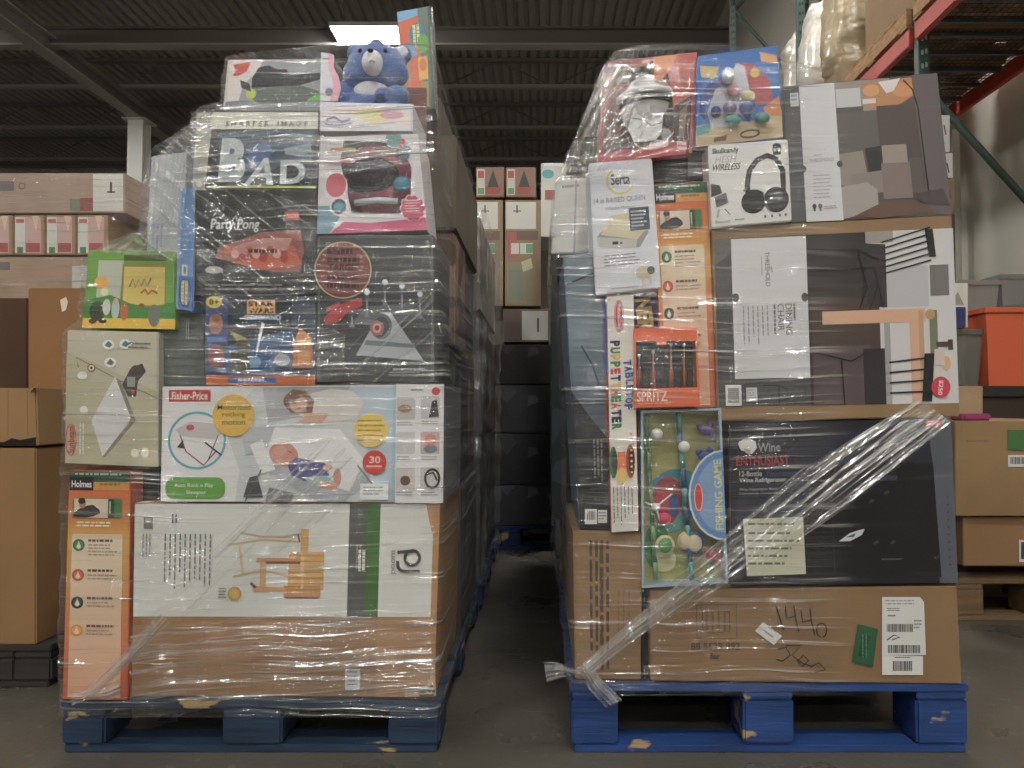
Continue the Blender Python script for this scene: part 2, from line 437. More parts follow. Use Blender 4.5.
b.cuboid(LEFTX + .02, WX - .02, yb - .01, yb + .01, CEIL - 1.24, CEIL - .93, m); b.build('cross_beam', kind='structure')
for (x, y) in ((-10.1, 17.0),):
    b = MB(); z = CEIL - 1.47; m = mat((214, 214, 206), .5)
    b.cuboid(x - .19, x + .19, y - .2, y - .17, 0, z, m); b.cuboid(x - .19, x + .19, y + .17, y + .2, 0, z, m); b.cuboid(x - .015, x + .015, y - .17, y + .17, 0, z, m)
    b.cuboid(x - .3, x + .3, y - .3, y + .3, z - .03, z, m)
    b.build('steel_column', kind='structure')
for i, (x, y) in enumerate(LAMPS):
    z = 8.28; vis = (i == 0)
    r = empty('ceiling_lamp', (x, y, z), 'bright rectangular high bay lamp hanging under the dark roof' if vis else 'high bay lamp hanging outside the picture', 'ceiling lamp', None if vis else 'high bay lamps outside the picture')
    b = MB(); b.cuboid(x - .68, x + .68, y - .36, y + .36, z + .035, z + .12, mat((190, 190, 190), .4), .01); b.build('housing', r)
    b = MB(); b.cuboid(x - .62, x + .62, y - .3, y + .3, z, z + .03, mat((255, 255, 255), .4, 'lamp')); b.build('diffuser', r)
    for sx in (-.5, .5):
        b = MB(); b.tube([(x + sx, y, z + .12), (x + sx, y, CEIL - .02)], .008, sm, 5); b.build('hanger_wire', r)

# ------------------------------------------------------------------ pallet rack by the right wall
RX, RX2 = 2.75, 3.8; RY = (3.44, 5.95, 8.75); ZB = 3.50
rack = empty('pallet_rack', (RX, RY[0], 0), 'tall pallet rack with green posts and red beams along the white wall', 'rack')
gm = mat((62, 88, 76), .45); gl2 = mat((176, 190, 180), .4); rm = mat((196, 62, 44), .45); dk = mat((18, 18, 18), .6)
for k, y in enumerate((RY[0] - 2.6,) + RY):
    for x in (RX, RX2):
        b = MB(); b.cuboid(x - .04, x + .04, y - .035, y + .035, 0, 7.6, gl2 if False else gm, .004)
        z = .2
        while z < 7.5:
            b.cuboid(x - .022, x - .006, y - .0362, y - .035, z, z + .035, dk if k != 1 else gl2); b.cuboid(x + .006, x + .022, y - .0362, y - .035, z + .01, z + .045, dk if k != 1 else gl2); z += .1  # pale slots on the second frame put lit speckles into the colour
        b.build('upright_post', rack)
    zz = [(.9 + 1.13 * q + (1.13 if k == 3 else 0), q % 2) for q in range(6)]
    for (za, sa), (zc, sc_) in zip(zz[:-1], zz[1:]):
        if k == 0 or (k == 1 and abs(za - 3.16) < .05): continue
        b = MB()
        xa = RX + .03 if sa == 0 else RX2 - .03; xc = RX + .03 if sc_ == 0 else RX2 - .03
        b.tube([(xa, y, za), (xc, y, zc)], .028, gm, 8); b.build('cross_brace', rack)
ys = (RY[0] - 2.6,) + RY
for k in range(3):
    for x in (RX - .045, RX2 + .045 - .09):
        for z in (ZB, 6.75):
            b = MB(); b.cuboid(x - .025, x + .025, ys[k] + .04, ys[k + 1] - .04, z, z + .13, rm, .006); b.build('load_beam', rack)
    for z in (ZB, 6.75):
        b = MB(); zt = z + .125; dm = mat((84, 86, 84), .5)
        for j in range(9):
            y = ys[k] + .1 + j * (ys[k + 1] - ys[k] - .2) / 8; b.cuboid(RX - .02, RX2 - .02, y - .018, y + .018, zt - .03, zt, dm)
        for j in range(22):
            x = RX + .02 + j * .047; b.cuboid(x - .003, x + .003, ys[k] + .05, ys[k + 1] - .05, zt + .001, zt + .006, dm)
        for j in range(44):
            y = ys[k] + .06 + j * (ys[k + 1] - ys[k] - .12) / 43; b.cuboid(RX - .02, RX2 - .02, y - .003, y + .003, zt + .007, zt + .012, dm)
        b.build('wire_deck', rack)

# ------------------------------------------------------------------ pallets
def pallet(name, x0, x1, y0, depth, h, c, label, bx=None, group=None, kind='pallet'):
    r = empty(name, ((x0 + x1) / 2, y0 + depth / 2, 0), label, 'pallet', group)
    m = mat(c, 0.65, kind); t = .020
    n = 7
    for i in range(n):
        w = .11; y = y0 + i * (depth - w) / (n - 1); b = MB(); b.cuboid(x0, x1, y, y + w, h - t, h, m, .003); b.build('deck_board', r)
    bx = bx or ((x0, x0 + .12), ((x0 + x1) / 2 - .06, (x0 + x1) / 2 + .06), (x1 - .12, x1))
    for (a, c2) in bx:
        b = MB(); b.cuboid(a + .003, c2 - .003, y0 + .002, y0 + depth - .002, h - 2 * t, h - t, m, .003); b.build('stringer_board', r)
        for y in (y0, y0 + depth / 2 - .07, y0 + depth - .14):
            b = MB(); b.cuboid(a, c2, y + .001, y + .139, t, h - 2 * t, m, .006); b.build('block', r)
    for y in (y0 + .003, y0 + depth / 2 - .05, y0 + depth - .103):
        b = MB(); b.cuboid(x0 + .01, x1 - .008, y, y + .1, 0, t, m, .003); b.build('bottom_board', r)
    return r
X = lambda px, y=0: P(px, 400, y)[0]
Z = lambda py, y=0: P(540, py, y)[2]
HL = Z(701); HR = Z(684)
pallet('wooden_pallet', X(66), X(441), 0.0, 1.2, HL, (36, 60, 88), 'worn dark blue wooden pallet carrying the left shrink wrapped pile', ((X(67), X(110)), (X(226), X(285)), (X(390), X(441))))
pallet('wooden_pallet', X(570), X(964), 0.0, 1.2, HR, (30, 72, 140), 'bright blue wooden pallet carrying the right pile of cartons', ((X(571), X(617)), (X(741), X(791)), (X(912), X(963))))

# ================================================================== LEFT PILE
WHT = (214, 216, 214)
# heater carton
def heater(nom, quad, y, depth, label, hide=()):
    x0, y0, x1, y1 = nom; w = x1 - x0
    b = carton(nom, y, depth, (196, 82, 40), quad, side=(190, 74, 36))
    U = lambda u: x0 + u * w; H = y1 - y0; V = lambda v: y0 + v * H
    b.grad(U(.01), V(.05), U(.99), V(.30), (206, 88, 36), (208, 156, 62), 12)
    b.grad(U(.01), V(.30), U(.99), V(1), (212, 158, 66), (196, 84, 50), 20)
    b.rect(U(.01), V(.003), U(.99), V(.05), (32, 78, 50)); b.greek(U(.1), V(.012), U(.9), V(.03), 1, (150, 180, 160), seed=4)
    b.rect(U(.40), V(.05), U(.97), V(.085), (204, 140, 54)); b.greek(U(.5), V(.055), U(.9), V(.075), 1, (120, 110, 30), seed=5)
    b.rect(U(.02), V(.03), U(.40), V(.088), (18, 30, 24)); b.text('Holmes', U(.05), V(.045), U(.37), V(.075), (240, 240, 235), bold=.02)
    b.rrect(U(.06), V(.118), U(.88), V(.212), 3, (186, 100, 40)); b.rrect(U(.08), V(.122), U(.86), V(.208), 3, (58, 120, 64))
    b.rect(U(.10), V(.124), U(.64), V(.206), (206, 190, 166)); b.rect(U(.64), V(.124), U(.74), V(.206), (40, 70, 44)); b.greek(U(.66), V(.135), U(.71), V(.19), 1, (190, 210, 190), vert=True)
    b.poly([(U(.1), V(.205)), (U(.1), V(.185)), (U(.2), V(.165)), (U(.3), V(.155)), (U(.4), V(.15)), (U(.5), V(.17)), (U(.52), V(.185)), (U(.42), V(.2)), (U(.3), V(.206))], (58, 50, 50))
    b.ell(U(.23), V(.145), w * .055, 5, (170, 120, 90)); b.ell(U(.22), V(.134), w * .06, 3, (44, 34, 30))
    b.greek(U(.15), V(.224), U(.85), V(.252), 2, (244, 226, 190), seed=6, fill=.5)
    b.poly([(U(.08), V(.285)), (U(.10), V(.278)), (U(.86), V(.278)), (U(.88), V(.285)), (U(.88), V(.99)), (U(.08), V(.99))], (214, 192, 158))
    b.grad(U(.08), V(.30), U(.88), V(.985), (218, 204, 174), (210, 156, 122), 16)
    for i, (vv, cc) in enumerate(((.327, (30, 108, 72)), (.458, (186, 72, 50)), (.578, (48, 60, 44)), (.70, (222, 130, 50)))):
        if i in hide: continue
        if vv == 1: continue
        b.ell(U(.19), V(vv), w * .095, w * .095, cc); b.ell(U(.19), V(vv), w * .07, w * .07, tuple(min(255, q + 26) for q in cc))
        b.poly([(U(.15), V(vv) + 2), (U(.19), V(vv) - 4), (U(.23), V(vv) + 2), (U(.19), V(vv) + 4)], (226, 206, 170) if i != 2 else (210, 214, 206))
        b.greek(U(.34), V(vv) - 6, U(.80), V(vv) - 3, 1, (96, 76, 60), seed=10 + i, fill=.8); b.greek(U(.34), V(vv) - 1, U(.82), V(vv) + (12 if i == 0 else 6), 4 if i == 0 else 2, (166, 140, 118), seed=20 + i)
    return b.build('heater_box', label=label, cat='box')
heater((66, 470, 130, 700), [(69, 470), (131, 471), (128, 700), (62, 699)], 0.0, .3, 'orange and cream heater box standing at bottom left of the left pile')

# heating pad box
b = carton((66, 330, 158, 466), 0.0, .3, (190, 186, 164), [(67, 330), (158, 332), (158, 467), (65, 463)])
b.poly([(66, 352), (92, 362), (158, 390), (158, 466), (66, 466)], (180, 174, 144)); b.line([(78, 368), (66 + 10, 358), (130, 385), (158, 397)], 1.0, (120, 120, 100))
b.poly([(120, 379), (136, 420), (106, 458), (102, 458), (130, 422), (113, 382)], (132, 124, 108))
b.poly([(115, 376), (131, 418), (103, 458), (92, 421)], (206, 206, 206))
b.poly([(122, 384), (130, 368), (142, 362), (146, 370), (138, 380), (136, 396), (128, 396)], (74, 70, 68)); b.rect(127, 376, 135, 386, (150, 148, 146)); b.poly([(131, 389), (135, 389), (134, 393), (131, 393)], (190, 70, 60))
b.ell(84, 411, 4, 4, (226, 224, 212)); b.ell(135, 453, 4, 4.5, (222, 220, 200)); b.ell(145, 452, 4, 5, (222, 220, 200))
b.text('Sunbeam', 68, 428, 75, 456, (200, 52, 60), rot=-90, bold=.02); b.ring(71.5, 442, 5, 16, .7, (206, 60, 66)); b.greek(80, 425, 86, 460, 2, (214, 212, 196), vert=True, seed=3)
b.ell(91, 368, 4, 4, (120, 70, 50)); b.ell(91, 368, 3, 3, (214, 208, 190)); b.ell(91, 368, 1.3, 1.3, (80, 50, 40)); b.ell(82, 376, 5, 4, (220, 220, 210))
for x, y in ((108, 344), (110, 362), (125, 343)): b.ell(x, y, 6, 5, (222, 226, 218)); b.poly([(x - 4, y + 1), (x, y - 4), (x + 4, y), (x + 1, y + 3)], (88, 116, 116))
b.greek(128, 341, 152, 349, 2, (100, 104, 96), seed=8); b.ell(136, 372 - 4, 5, 4, (90, 70, 60))
b.build('heating_pad_box', label='cream heating pad box printed with a pale diamond shaped pad, red lettering at its edge', cat='box')

# green and yellow puzzle box
b = carton((84, 252, 176, 329), 0.005, .22, (112, 166, 66), [(88, 250), (176, 251), (175, 329), (82, 328)])
b.poly([(96, 262), (122, 262), (120, 300), (96, 300)], (190, 194, 176)); b.rect(122, 256, 166, 262, (86, 100, 44))
b.rect(121, 265, 166, 308, (150, 138, 50)); b.rect(123, 268, 165, 306, (216, 192, 92)); b.poly([(84, 302), (110, 296), (130, 304), (150, 308), (176, 302), (176, 322), (84, 322)], (70, 142, 62))
b.rect(84, 319, 176, 329, (236, 186, 40)); b.ell(100, 284, 7, 6, (232, 168, 40)); b.ell(104, 293, 4, 4, (244, 232, 180))
for x, y, rx, ry, cc in ((98, 312, 8, 10, (66, 78, 52)), (107, 308, 4, 8, (196, 200, 190)), (116, 310, 4, 10, (180, 196, 190)), (116, 302, 2.5, 3, (210, 170, 130)), (125, 312, 4, 9, (196, 108, 60)), (155, 316, 6, 11, (122, 122, 116)), (142, 306, 3, 2, (170, 80, 40)), (94, 322, 4, 2.5, (96, 70, 46)), (104, 322, 4, 2, (50, 50, 50))):
    b.ell(x, y, rx, ry, cc)
b.line([(129, 288), (132, 280), (135, 288), (138, 281), (141, 287), (144, 280), (147, 287), (151, 279)], 1.6, (130, 130, 126)); b.line([(141, 294), (145, 290), (148, 295), (152, 291), (158, 294)], 1.8, (196, 84, 70))
b.build('toy_box', label='green and yellow toy box with small printed animals, wrapped at the left shoulder', cat='box')

# pale upright carton behind the blue box
b = carton((148, 158, 196, 256), 0.10, .45, (182, 186, 190), [(151, 156), (200, 150), (196, 256), (146, 258)], kind='card')
b.rect(183, 160, 190, 250, (120, 124, 124)); b.greek(153, 224, 165, 250, 3, (130, 134, 180), vert=True, seed=7)
b.build('pale_box', label='pale blank box in milky film behind the narrow blue box', cat='box')
b = carton((196, 112, 212, 200), 0.03, .4, (176, 176, 160), None, kind='card'); b.ell(199, 183, 3, 4, (220, 222, 180))
b.build('pale_box', label='slim off-white box edge left of the black word game box', cat='box')
b = carton((177, 188, 195, 311), 0.0, .3, (104, 146, 196), [(179, 188), (196, 188), (193, 312), (176, 309)])
b.rect(177, 188, 180, 311, (130, 168, 208)); b.rect(182, 265, 188, 276, (204, 206, 204)); b.rect(184, 267, 186.5, 274, (120, 124, 128)); b.rect(179, 277, 194, 308, (78, 118, 186)); b.greek(182, 281, 190, 306, 2, (226, 208, 70), vert=True, fill=.7); b.ring(186, 293, 6, 14, .8, (40, 60, 110))
b.build('narrow_blue_box', label='narrow blue box standing upright left of the black table game box', cat='box')
b = carton((160, 314, 205, 386), 0.03, .3, (84, 92, 88), None); b.greek(186, 320, 190, 340, 2, (150, 154, 150), vert=True); b.greek(162, 350, 203, 378, 3, (96, 104, 100), seed=2)
b.build('dark_grey_box', label='plain dark grey box between the heating pad box and the space game box', cat='box')

# table game
b = carton((194, 190, 316, 296), 0.0, .30, (44, 46, 48), None)
b.text('Party Pong', 211, 219, 259, 232, (206, 208, 204), bold=.005, shear=.12); b.rect(285, 212, 299, 220, (190, 52, 46)); b.greek(287, 214, 297, 219, 2, (226, 180, 170))
b.poly([(218, 248), (262, 232), (300, 230), (304, 250), (300, 272), (275, 272), (216, 258)], (150, 84, 74)); b.poly([(226, 248), (264, 238), (292, 238), (288, 250), (236, 256)], (190, 130, 120)); b.poly([(232, 262), (296, 252), (302, 264), (262, 270)], (196, 96, 66))
for i in range(10): b.ell(228 + i * 7, 250 + (i % 3) * 4, 4, 4.5, ((196, 90, 72), (214, 150, 136), (180, 66, 54))[i % 3])
b.greek(248, 249, 278, 254, 1, (70, 36, 36), fill=.8); b.ell(214, 270, 9, 3.5, (150, 152, 152)); b.greek(205, 284, 300, 292, 2, (108, 110, 112), seed=5)
b.build('table_game_box', label='black party game box with red cups printed across its front', cat='box')

# word game box with white header
b = carton((204, 112, 318, 189), 0.002, .30, (40, 62, 74), [(213, 112), (318, 112), (317, 189), (204, 189)])
b.rect(204, 112, 318, 129, (206, 208, 190)); b.text('S H A R P E R    I M A G E', 219, 121, 307, 126.5, (60, 60, 62), bold=.03)
b.rect(206, 129, 317, 186, (34, 44, 50)); b.poly([(214, 131), (314, 131), (312, 160), (282, 164), (262, 176), (216, 184)], (46, 84, 108)); b.poly([(246, 148), (262, 142), (272, 152), (262, 166), (246, 168)], (54, 104, 160))
b.text('B', 217, 138, 244, 182, (176, 192, 192), bold=.05); b.text('A', 247, 158, 277, 185, (184, 196, 196), bold=.02, shear=.25); b.text('D', 280, 160, 306, 184, (176, 190, 192), bold=.04)
b.poly([(284, 148), (310, 143), (312, 152), (300, 156), (284, 154)], (150, 172, 182)); b.rect(206, 186, 317, 188, (180, 196, 60)); b.ring(306, 178 + 3, 6, 5, .8, (70, 120, 90))
b.build('letter_game_box', label='dark box with big silver letters and a white header strip', cat='box')

# space game box
b = carton((205, 296, 315, 385), 0.0, .3, (52, 74, 96), None)
b.rect(206, 375, 315, 385, (206, 104, 40)); b.rect(228, 377, 276, 383, (60, 108, 176)); b.greek(238, 378.5, 265, 382, 1, (220, 226, 230), fill=.8)
b.rect(206, 297, 228, 375, (62, 78, 126)); b.ell(214, 302, 8, 6, (206, 190, 50)); b.text('8+', 209, 299, 219, 305, (70, 60, 30), bold=.03); b.ell(216, 324, 7, 10, (176, 116, 96)); b.rect(207, 337, 226, 342, (76, 120, 190)); b.ell(216, 356, 8, 12, (150, 84, 76)); b.ell(216, 318, 4, 4, (150, 90, 60))
b.rect(228, 297, 292, 375, (40, 54, 66)); b.poly([(228, 345), (292, 330), (292, 375), (228, 375)], (44, 96, 140))
b.rect(247, 300, 275, 314, (206, 140, 34)); b.text('STAR', 248, 301, 274, 306.5, (58, 40, 20), bold=.04); b.text('WARS', 248, 308, 274, 313.5, (58, 40, 20), bold=.04); b.text('COMMAND', 244, 315, 281, 320, (180, 190, 200), bold=.03)
b.poly([(262, 322), (256, 350), (258, 350), (264, 324)], (200, 214, 220)); b.poly([(229, 330), (246, 338), (244, 356), (236, 340)], (150, 150, 60)); b.poly([(230, 352), (248, 350), (250, 372), (232, 372)], (74, 82, 62)); b.ell(243, 344, 7, 5, (92, 80, 50))
b.ell(282, 364, 13, 11, (90, 116, 156)); b.ell(282, 360, 8, 6, (176, 184, 192)); b.ell(282, 370, 8, 4, (60, 76, 110)); b.ell(255, 362, 6, 6, (90, 150, 190))
b.rect(292, 297, 315, 375, (66, 76, 90)); b.poly([(294, 342), (300, 328), (312, 338), (313, 368), (292, 368)], (206, 120, 46)); b.rect(297, 340, 311, 346, (230, 180, 70)); b.rect(298, 352, 310, 362, (220, 150, 60))
b.build('board_game_box', label='blue board game box with yellow title lettering and an orange bottom strip', cat='box')

# pink bubble toy box
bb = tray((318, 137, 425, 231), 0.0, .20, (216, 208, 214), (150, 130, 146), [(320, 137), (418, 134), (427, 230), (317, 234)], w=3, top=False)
dy0 = bb.y; bb.y = 0.0
bb.poly([(318, 137), (345, 137), (340, 160), (346, 186), (352, 212), (380, 214), (425, 214), (425, 231), (318, 231)], (216, 212, 216)); bb.poly([(407, 150), (425, 137), (425, 216), (400, 214), (412, 196), (415, 170)], (218, 212, 218)); bb.poly([(340, 137), (425, 137), (425, 146), (345, 141)], (206, 208, 212))
bb.poly([(330, 231), (344, 220), (370, 222), (425, 219), (425, 231)], (206, 84, 130)); bb.poly([(318, 204), (336, 204), (340, 216), (330, 231), (318, 231)], (118, 158, 180))
bb.ell(336, 186, 12, 14, (236, 216, 222)); bb.ell(336, 184, 10.5, 12, (214, 96, 112)); bb.ell(339, 205, 9, 9, (238, 226, 230)); bb.ell(339, 205, 7.5, 7.5, (110, 96, 110)); bb.ell(339, 205, 5, 4, (74, 172, 196))
for i in range(10):
    a = i * 36; bb.ell(413 + 9.5 * math.cos(math.radians(a)), 209 + 10 * math.sin(math.radians(a)), 3.6, 3.6, (236, 210, 220))
for i in range(10):
    a = i * 36; bb.ell(413 + 9 * math.cos(math.radians(a)), 209 + 9.5 * math.sin(math.radians(a)), 3.2, 3.2, (204, 74, 112))
bb.ell(413, 209, 10, 11, (204, 74, 112)); bb.greek(405, 201, 421, 214, 5, (238, 200, 212), fill=.4)
bb.ell(398, 142, 9, 8, (90, 150, 150)); bb.poly([(402, 148), (408, 140), (411, 144), (406, 150)], (200, 60, 80)); bb.ell(411, 152, 5, 4, (120, 140, 160)); bb.ell(408, 158, 6, 4, (90, 100, 130))
for i in range(14): bb.ell(332 + (i * 7) % 24, 150 + (i * 11) % 22, 3, 2, ((206, 150, 120), (198, 90, 110), (190, 196, 110), (220, 200, 206))[i % 4])
toy = bb.build('toy_headset_box', label='white and pink toy box with a round shiny helmet behind its clear window', cat='box')
c = P(378, 180, .10); b = MB(); b.ball(c, (.108, .085, .10), mat((178, 48, 98), .15)); b.build('toy_helmet', toy)
b = MB(); b.ball((c[0] - .01, c[1] - .04, c[2] - .005), (.085, .075, .055), mat((58, 50, 66), .08)); b.build('visor', toy)
b = MB(); q = P(402, 184, .03); b.ball(q, (.024, .012, .02), mat((44, 150, 184), .25)); b.build('ear_button', toy)
b = MB(); q = P(376, 201, .04); b.tube([P(355, 203, .03), P(376, 200, .02), P(398, 201, .03)], .008, mat((206, 196, 210), .3)); b.build('chin_bar', toy)
pane((322, 140, 422, 226), .004, [(324, 141), (415, 139), (421, 220), (322, 226)], toy)

# target game box
b = carton((317, 235, 434, 382), 0.0, .34, (62, 66, 68), None)
b.line([(319, 237), (432, 237), (432, 380), (319, 380), (319, 237)], .8, (104, 110, 114))
b.ell(343, 270, 28, 28, (120, 60, 56)); b.ring(343, 270, 28, 28, 1.1, (180, 160, 110), n=48)
b.text('TARGET', 328, 264, 361, 271, (58, 34, 34), bold=.03)
for i in (0, 1, 3, 4): b.greek(327, 249 + i * 8.5, 361, 255 + i * 8.5, 1, (62, 36, 36), fill=.8, seed=i)
b.poly([(385, 304), (356, 355), (424, 361)], (164, 170, 178)); b.poly([(385, 304), (377, 318), (396, 320)], (190, 196, 204)); b.poly([(366, 340), (414, 344), (416, 348), (364, 345)], (110, 118, 128))
b.ell(381, 326, 11, 13, (100, 104, 112)); b.ell(381, 327, 8.5, 10, (70, 72, 78)); b.ell(377, 328, 7, 7.5, (160, 100, 96)); b.ell(377, 328, 4.5, 5, (196, 150, 146)); b.ell(377, 328, 2.3, 2.6, (150, 40, 40))
b.poly([(352, 322), (368, 306), (410, 304), (424, 318), (398, 324), (392, 312), (378, 312), (370, 326)], (96, 100, 108))
for x, y0, y1 in ((367, 292, 316), (385, 282, 304), (402, 286, 311), (420, 294, 317), (352, 308, 326)):
    b.line([(x, y0), (x, y1)], 2.0, (128, 134, 142)); b.line([(x - 2.5, y1), (x + 2.5, y1)], 2.5, (120, 126, 134)); b.rect(x - 1.8, y0 + 4, x + 1.8, y0 + 9, (80, 86, 94))
    if x > 360: b.ell(x, y0, 2.8, 2.8, (200, 206, 210))
b.poly([(324, 318), (336, 306), (352, 300), (362, 298), (362, 306), (348, 312), (338, 322), (326, 324)], (176, 56, 56)); b.poly([(326, 308), (340, 302), (340, 306), (326, 312)], (190, 80, 74))
b.greek(393, 368, 426, 371, 1, (150, 154, 156), fill=.8); b.greek(389, 372, 427, 377, 2, (130, 134, 136), seed=5); b.greek(324, 362, 372, 378, 3, (96, 98, 100), seed=9)
b.build('target_game_box', label='charcoal shooting game box with white triangular target stand and red circle', cat='box')

# rocking sleeper box
b = carton((161, 386, 444, 503), 0.0, .42, (214, 214, 214), [(162, 386), (444, 384), (443, 503), (160, 502)], side=(120, 118, 120))
b.poly([(255, 388), (400, 388), (400, 502), (236, 502), (240, 470), (228, 440), (232, 410)], (196, 200, 202)); b.poly([(262, 388), (350, 388), (340, 410), (268, 424)], (170, 172, 176)); b.poly([(350, 388), (398, 388), (398, 500), (380, 500)], (176, 194, 206))
b.rect(168, 390, 210, 402, (190, 48, 52)); b.text('Fisher-Price', 171, 392, 207, 400, (236, 226, 226), bold=.012)
b.ring(197, 441, 28, 28, 2.4, (84, 170, 182), n=48); b.poly([(175, 430), (190, 422), (216, 424), (222, 434), (214, 440), (180, 436)], (190, 184, 184)); b.line([(180, 436), (186, 452), (204, 466), (216, 452)], 1.2, (150, 60, 64)); b.line([(205, 443), (222, 456)], 1.6, (50, 50, 52)); b.line([(218, 436), (208, 462)], 1, (90, 90, 92)); b.poly([(177, 448), (183, 440), (184, 449)], (60, 60, 60)); b.ell(190, 428, 4, 3, (190, 80, 80))
b.rrect(166, 478, 226, 500, 9, (92, 158, 52)); b.text('Auto Rock n Play', 175, 484, 214, 489, (226, 236, 220)); b.text('Sleeper', 187, 491, 207, 496, (226, 236, 220))
# mother leaning on the sleeper
b.poly([(296, 404), (312, 394), (330, 390), (352, 392), (364, 404), (356, 420), (322, 424), (300, 418)], (206, 202, 196)); b.ell(297, 402, 14, 11, (116, 82, 60)); b.poly([(284, 398), (292, 390), (306, 392), (314, 402), (312, 414), (290, 414)], (132, 94, 68)); b.ell(298, 405, 9, 8.5, (206, 160, 136), a0=15); b.poly([(288, 398), (296, 392), (308, 396), (300, 398), (292, 404)], (120, 84, 60))
b.ell(294, 404, 1.2, .8, (70, 50, 44)); b.ell(302, 402, 1.2, .8, (70, 50, 44)); b.line([(296, 410), (301, 409)], .9, (170, 80, 76)); b.ell(310, 418, 9, 4, (204, 162, 140)); b.poly([(296, 424), (308, 414), (330, 414), (322, 424)], (204, 160, 138))
# bassinet and baby
b.poly([(244, 436), (270, 428), (340, 430), (366, 462), (350, 492), (330, 500), (282, 470)], (220, 222, 222)); b.poly([(240, 428), (276, 424), (268, 448), (246, 456)], (182, 186, 190)); b.poly([(262, 452), (306, 478), (350, 492), (362, 476), (372, 464), (370, 480), (346, 502), (320, 502), (280, 480), (262, 468)], (168, 174, 180)); b.poly([(250, 446), (262, 440), (276, 470), (262, 474)], (236, 236, 236))
b.ell(284, 455, 15, 12, (202, 138, 120), a0=20); b.ell(280, 451, 7, 5, (214, 156, 138)); b.line([(289, 452), (293, 454)], .8, (120, 70, 60)); b.line([(287, 462), (292, 463)], .9, (150, 70, 66)); b.poly([(288, 466), (296, 458), (326, 464), (330, 476), (306, 482), (292, 476)], (84, 84, 142)); b.poly([(304, 478), (326, 476), (338, 484), (332, 490), (312, 486)], (150, 188, 184)); b.ell(328, 486, 11, 4, (206, 144, 124), a0=16); b.ell(338, 478, 4, 9, (206, 144, 124)); b.ell(328, 468, 5, 3, (206, 144, 124))
b.poly([(250, 478), (258, 476), (264, 498), (244, 498)], (74, 74, 76)); b.line([(262, 470), (246, 502)], 1.2, (90, 90, 92)); b.line([(358, 466), (376, 488)], 1.4, (120, 120, 122)); b.poly([(270, 488), (296, 494), (292, 502), (266, 502)], (120, 122, 126))
b.ell(233, 416, 21, 21, (222, 176, 48)); b.text('Motorized', 217, 405, 250, 410.5, (38, 90, 70), bold=.004); b.text('rocking', 222, 412.5, 245, 418.5, (38, 90, 70), bold=.004); b.text('motion', 222, 420.5, 245, 425.5, (38, 90, 70), bold=.004)
b.ell(371, 431, 17, 17, (222, 190, 68)); b.greek(358, 421, 385, 445, 5, (146, 124, 40), fill=.35, seed=7); b.ell(375, 463, 12, 12, (206, 58, 46)); b.text('30', 370, 457, 381, 464, (240, 200, 190), bold=.02); b.greek(367, 466, 383, 470, 1, (240, 190, 180))
b.rect(393, 387, 396, 500, (150, 186, 196)); b.rect(396, 386, 444, 503, (216, 216, 218)); b.ell(436, 393, 4.2, 4, (208, 50, 46)); b.greek(411, 391, 424, 394, 1, (70, 70, 72))
for k, (xx, yy, cc) in enumerate(((396.5, 399, (186, 184, 182)), (421, 398, (188, 188, 190)), (396.5, 433, (190, 190, 190)), (421, 433, (196, 160, 148)), (396.5, 468, (196, 186, 180)), (421, 468, (190, 188, 186)))):
    b.rrect(xx, yy, xx + 19, yy + 22, 2, cc); b.greek(xx + 1, yy + 24, xx + 18, yy + 29, 2, (140, 140, 142), seed=k)
b.poly([(432, 403), (437, 401), (439, 418), (429, 419)], (60, 60, 64)); b.ell(431, 441, 6, 5.5, (200, 120, 104)); b.ell(431, 450, 7, 4, (90, 110, 116)); b.ell(406, 481, 5, 5, (96, 70, 56)); b.ring(433, 479, 7, 9, 2.4, (34, 34, 36)); b.line([(427, 475), (434, 473), (438, 481)], 2, (34, 34, 36)); b.ell(405, 410, 7, 4, (150, 110, 90))
b.rect(361, 484, 389, 500, (224, 226, 228)); b.greek(364, 487, 386, 497, 3, (160, 162, 164), seed=3)
b.build('baby_sleeper_box', label='long white baby sleeper box with yellow circles and a printed mother and baby', cat='box')

# furniture carton with white sleeve
b = carton((133, 503, 438, 697), 0.004, .5, (160, 116, 66), [(134, 503), (440, 503), (434, 697), (131, 696)], kind='card', rough=.6)
b.rect(134, 504, 432, 617, (206, 208, 202)); b.rect(348, 504, 366, 617, (84, 88, 84)); b.rect(366, 504, 379, 617, (62, 108, 44)); b.poly([(424, 503), (438, 503), (438, 540), (432, 536), (428, 522)], (186, 134, 84)); b.rect(432.5, 504, 438, 697, (178, 128, 78))
b.line([(348, 618), (348, 694)], .6, (132, 92, 50)); b.rect(379, 617, 438, 697, (168, 122, 70))
WD = (206, 160, 84); WD2 = (176, 128, 60)
b.line([(240, 533), (262, 537), (284, 537), (300, 534)], 2.0, (186, 160, 110)); b.line([(228, 545), (262, 540), (300, 542)], 2.0, (196, 170, 118)); b.line([(239, 545), (243, 575)], 2.2, (206, 180, 130)); b.line([(233, 577), (256, 572), (270, 572), (302, 580)], 2.0, (196, 168, 110)); b.line([(297, 534), (299, 542)], 1.4, (60, 50, 40))
b.rect(300, 529, 308, 553, WD); b.rect(288, 552, 324, 590, WD); b.rect(284, 586, 321, 598, (190, 130, 58)); b.rect(286, 597, 320, 599, (110, 74, 36)); b.rect(301, 555, 304, 588, (222, 182, 112)); b.rect(256, 558, 300, 562.5, (196, 134, 92)); b.rect(264, 561.5, 300, 564, (120, 80, 44)); b.rect(260, 562, 266, 586, (206, 160, 96)); b.poly([(252, 586), (286, 588), (286, 592), (254, 592)], (204, 148, 96)); b.line([(251, 583), (256, 588)], 3, (90, 66, 40))
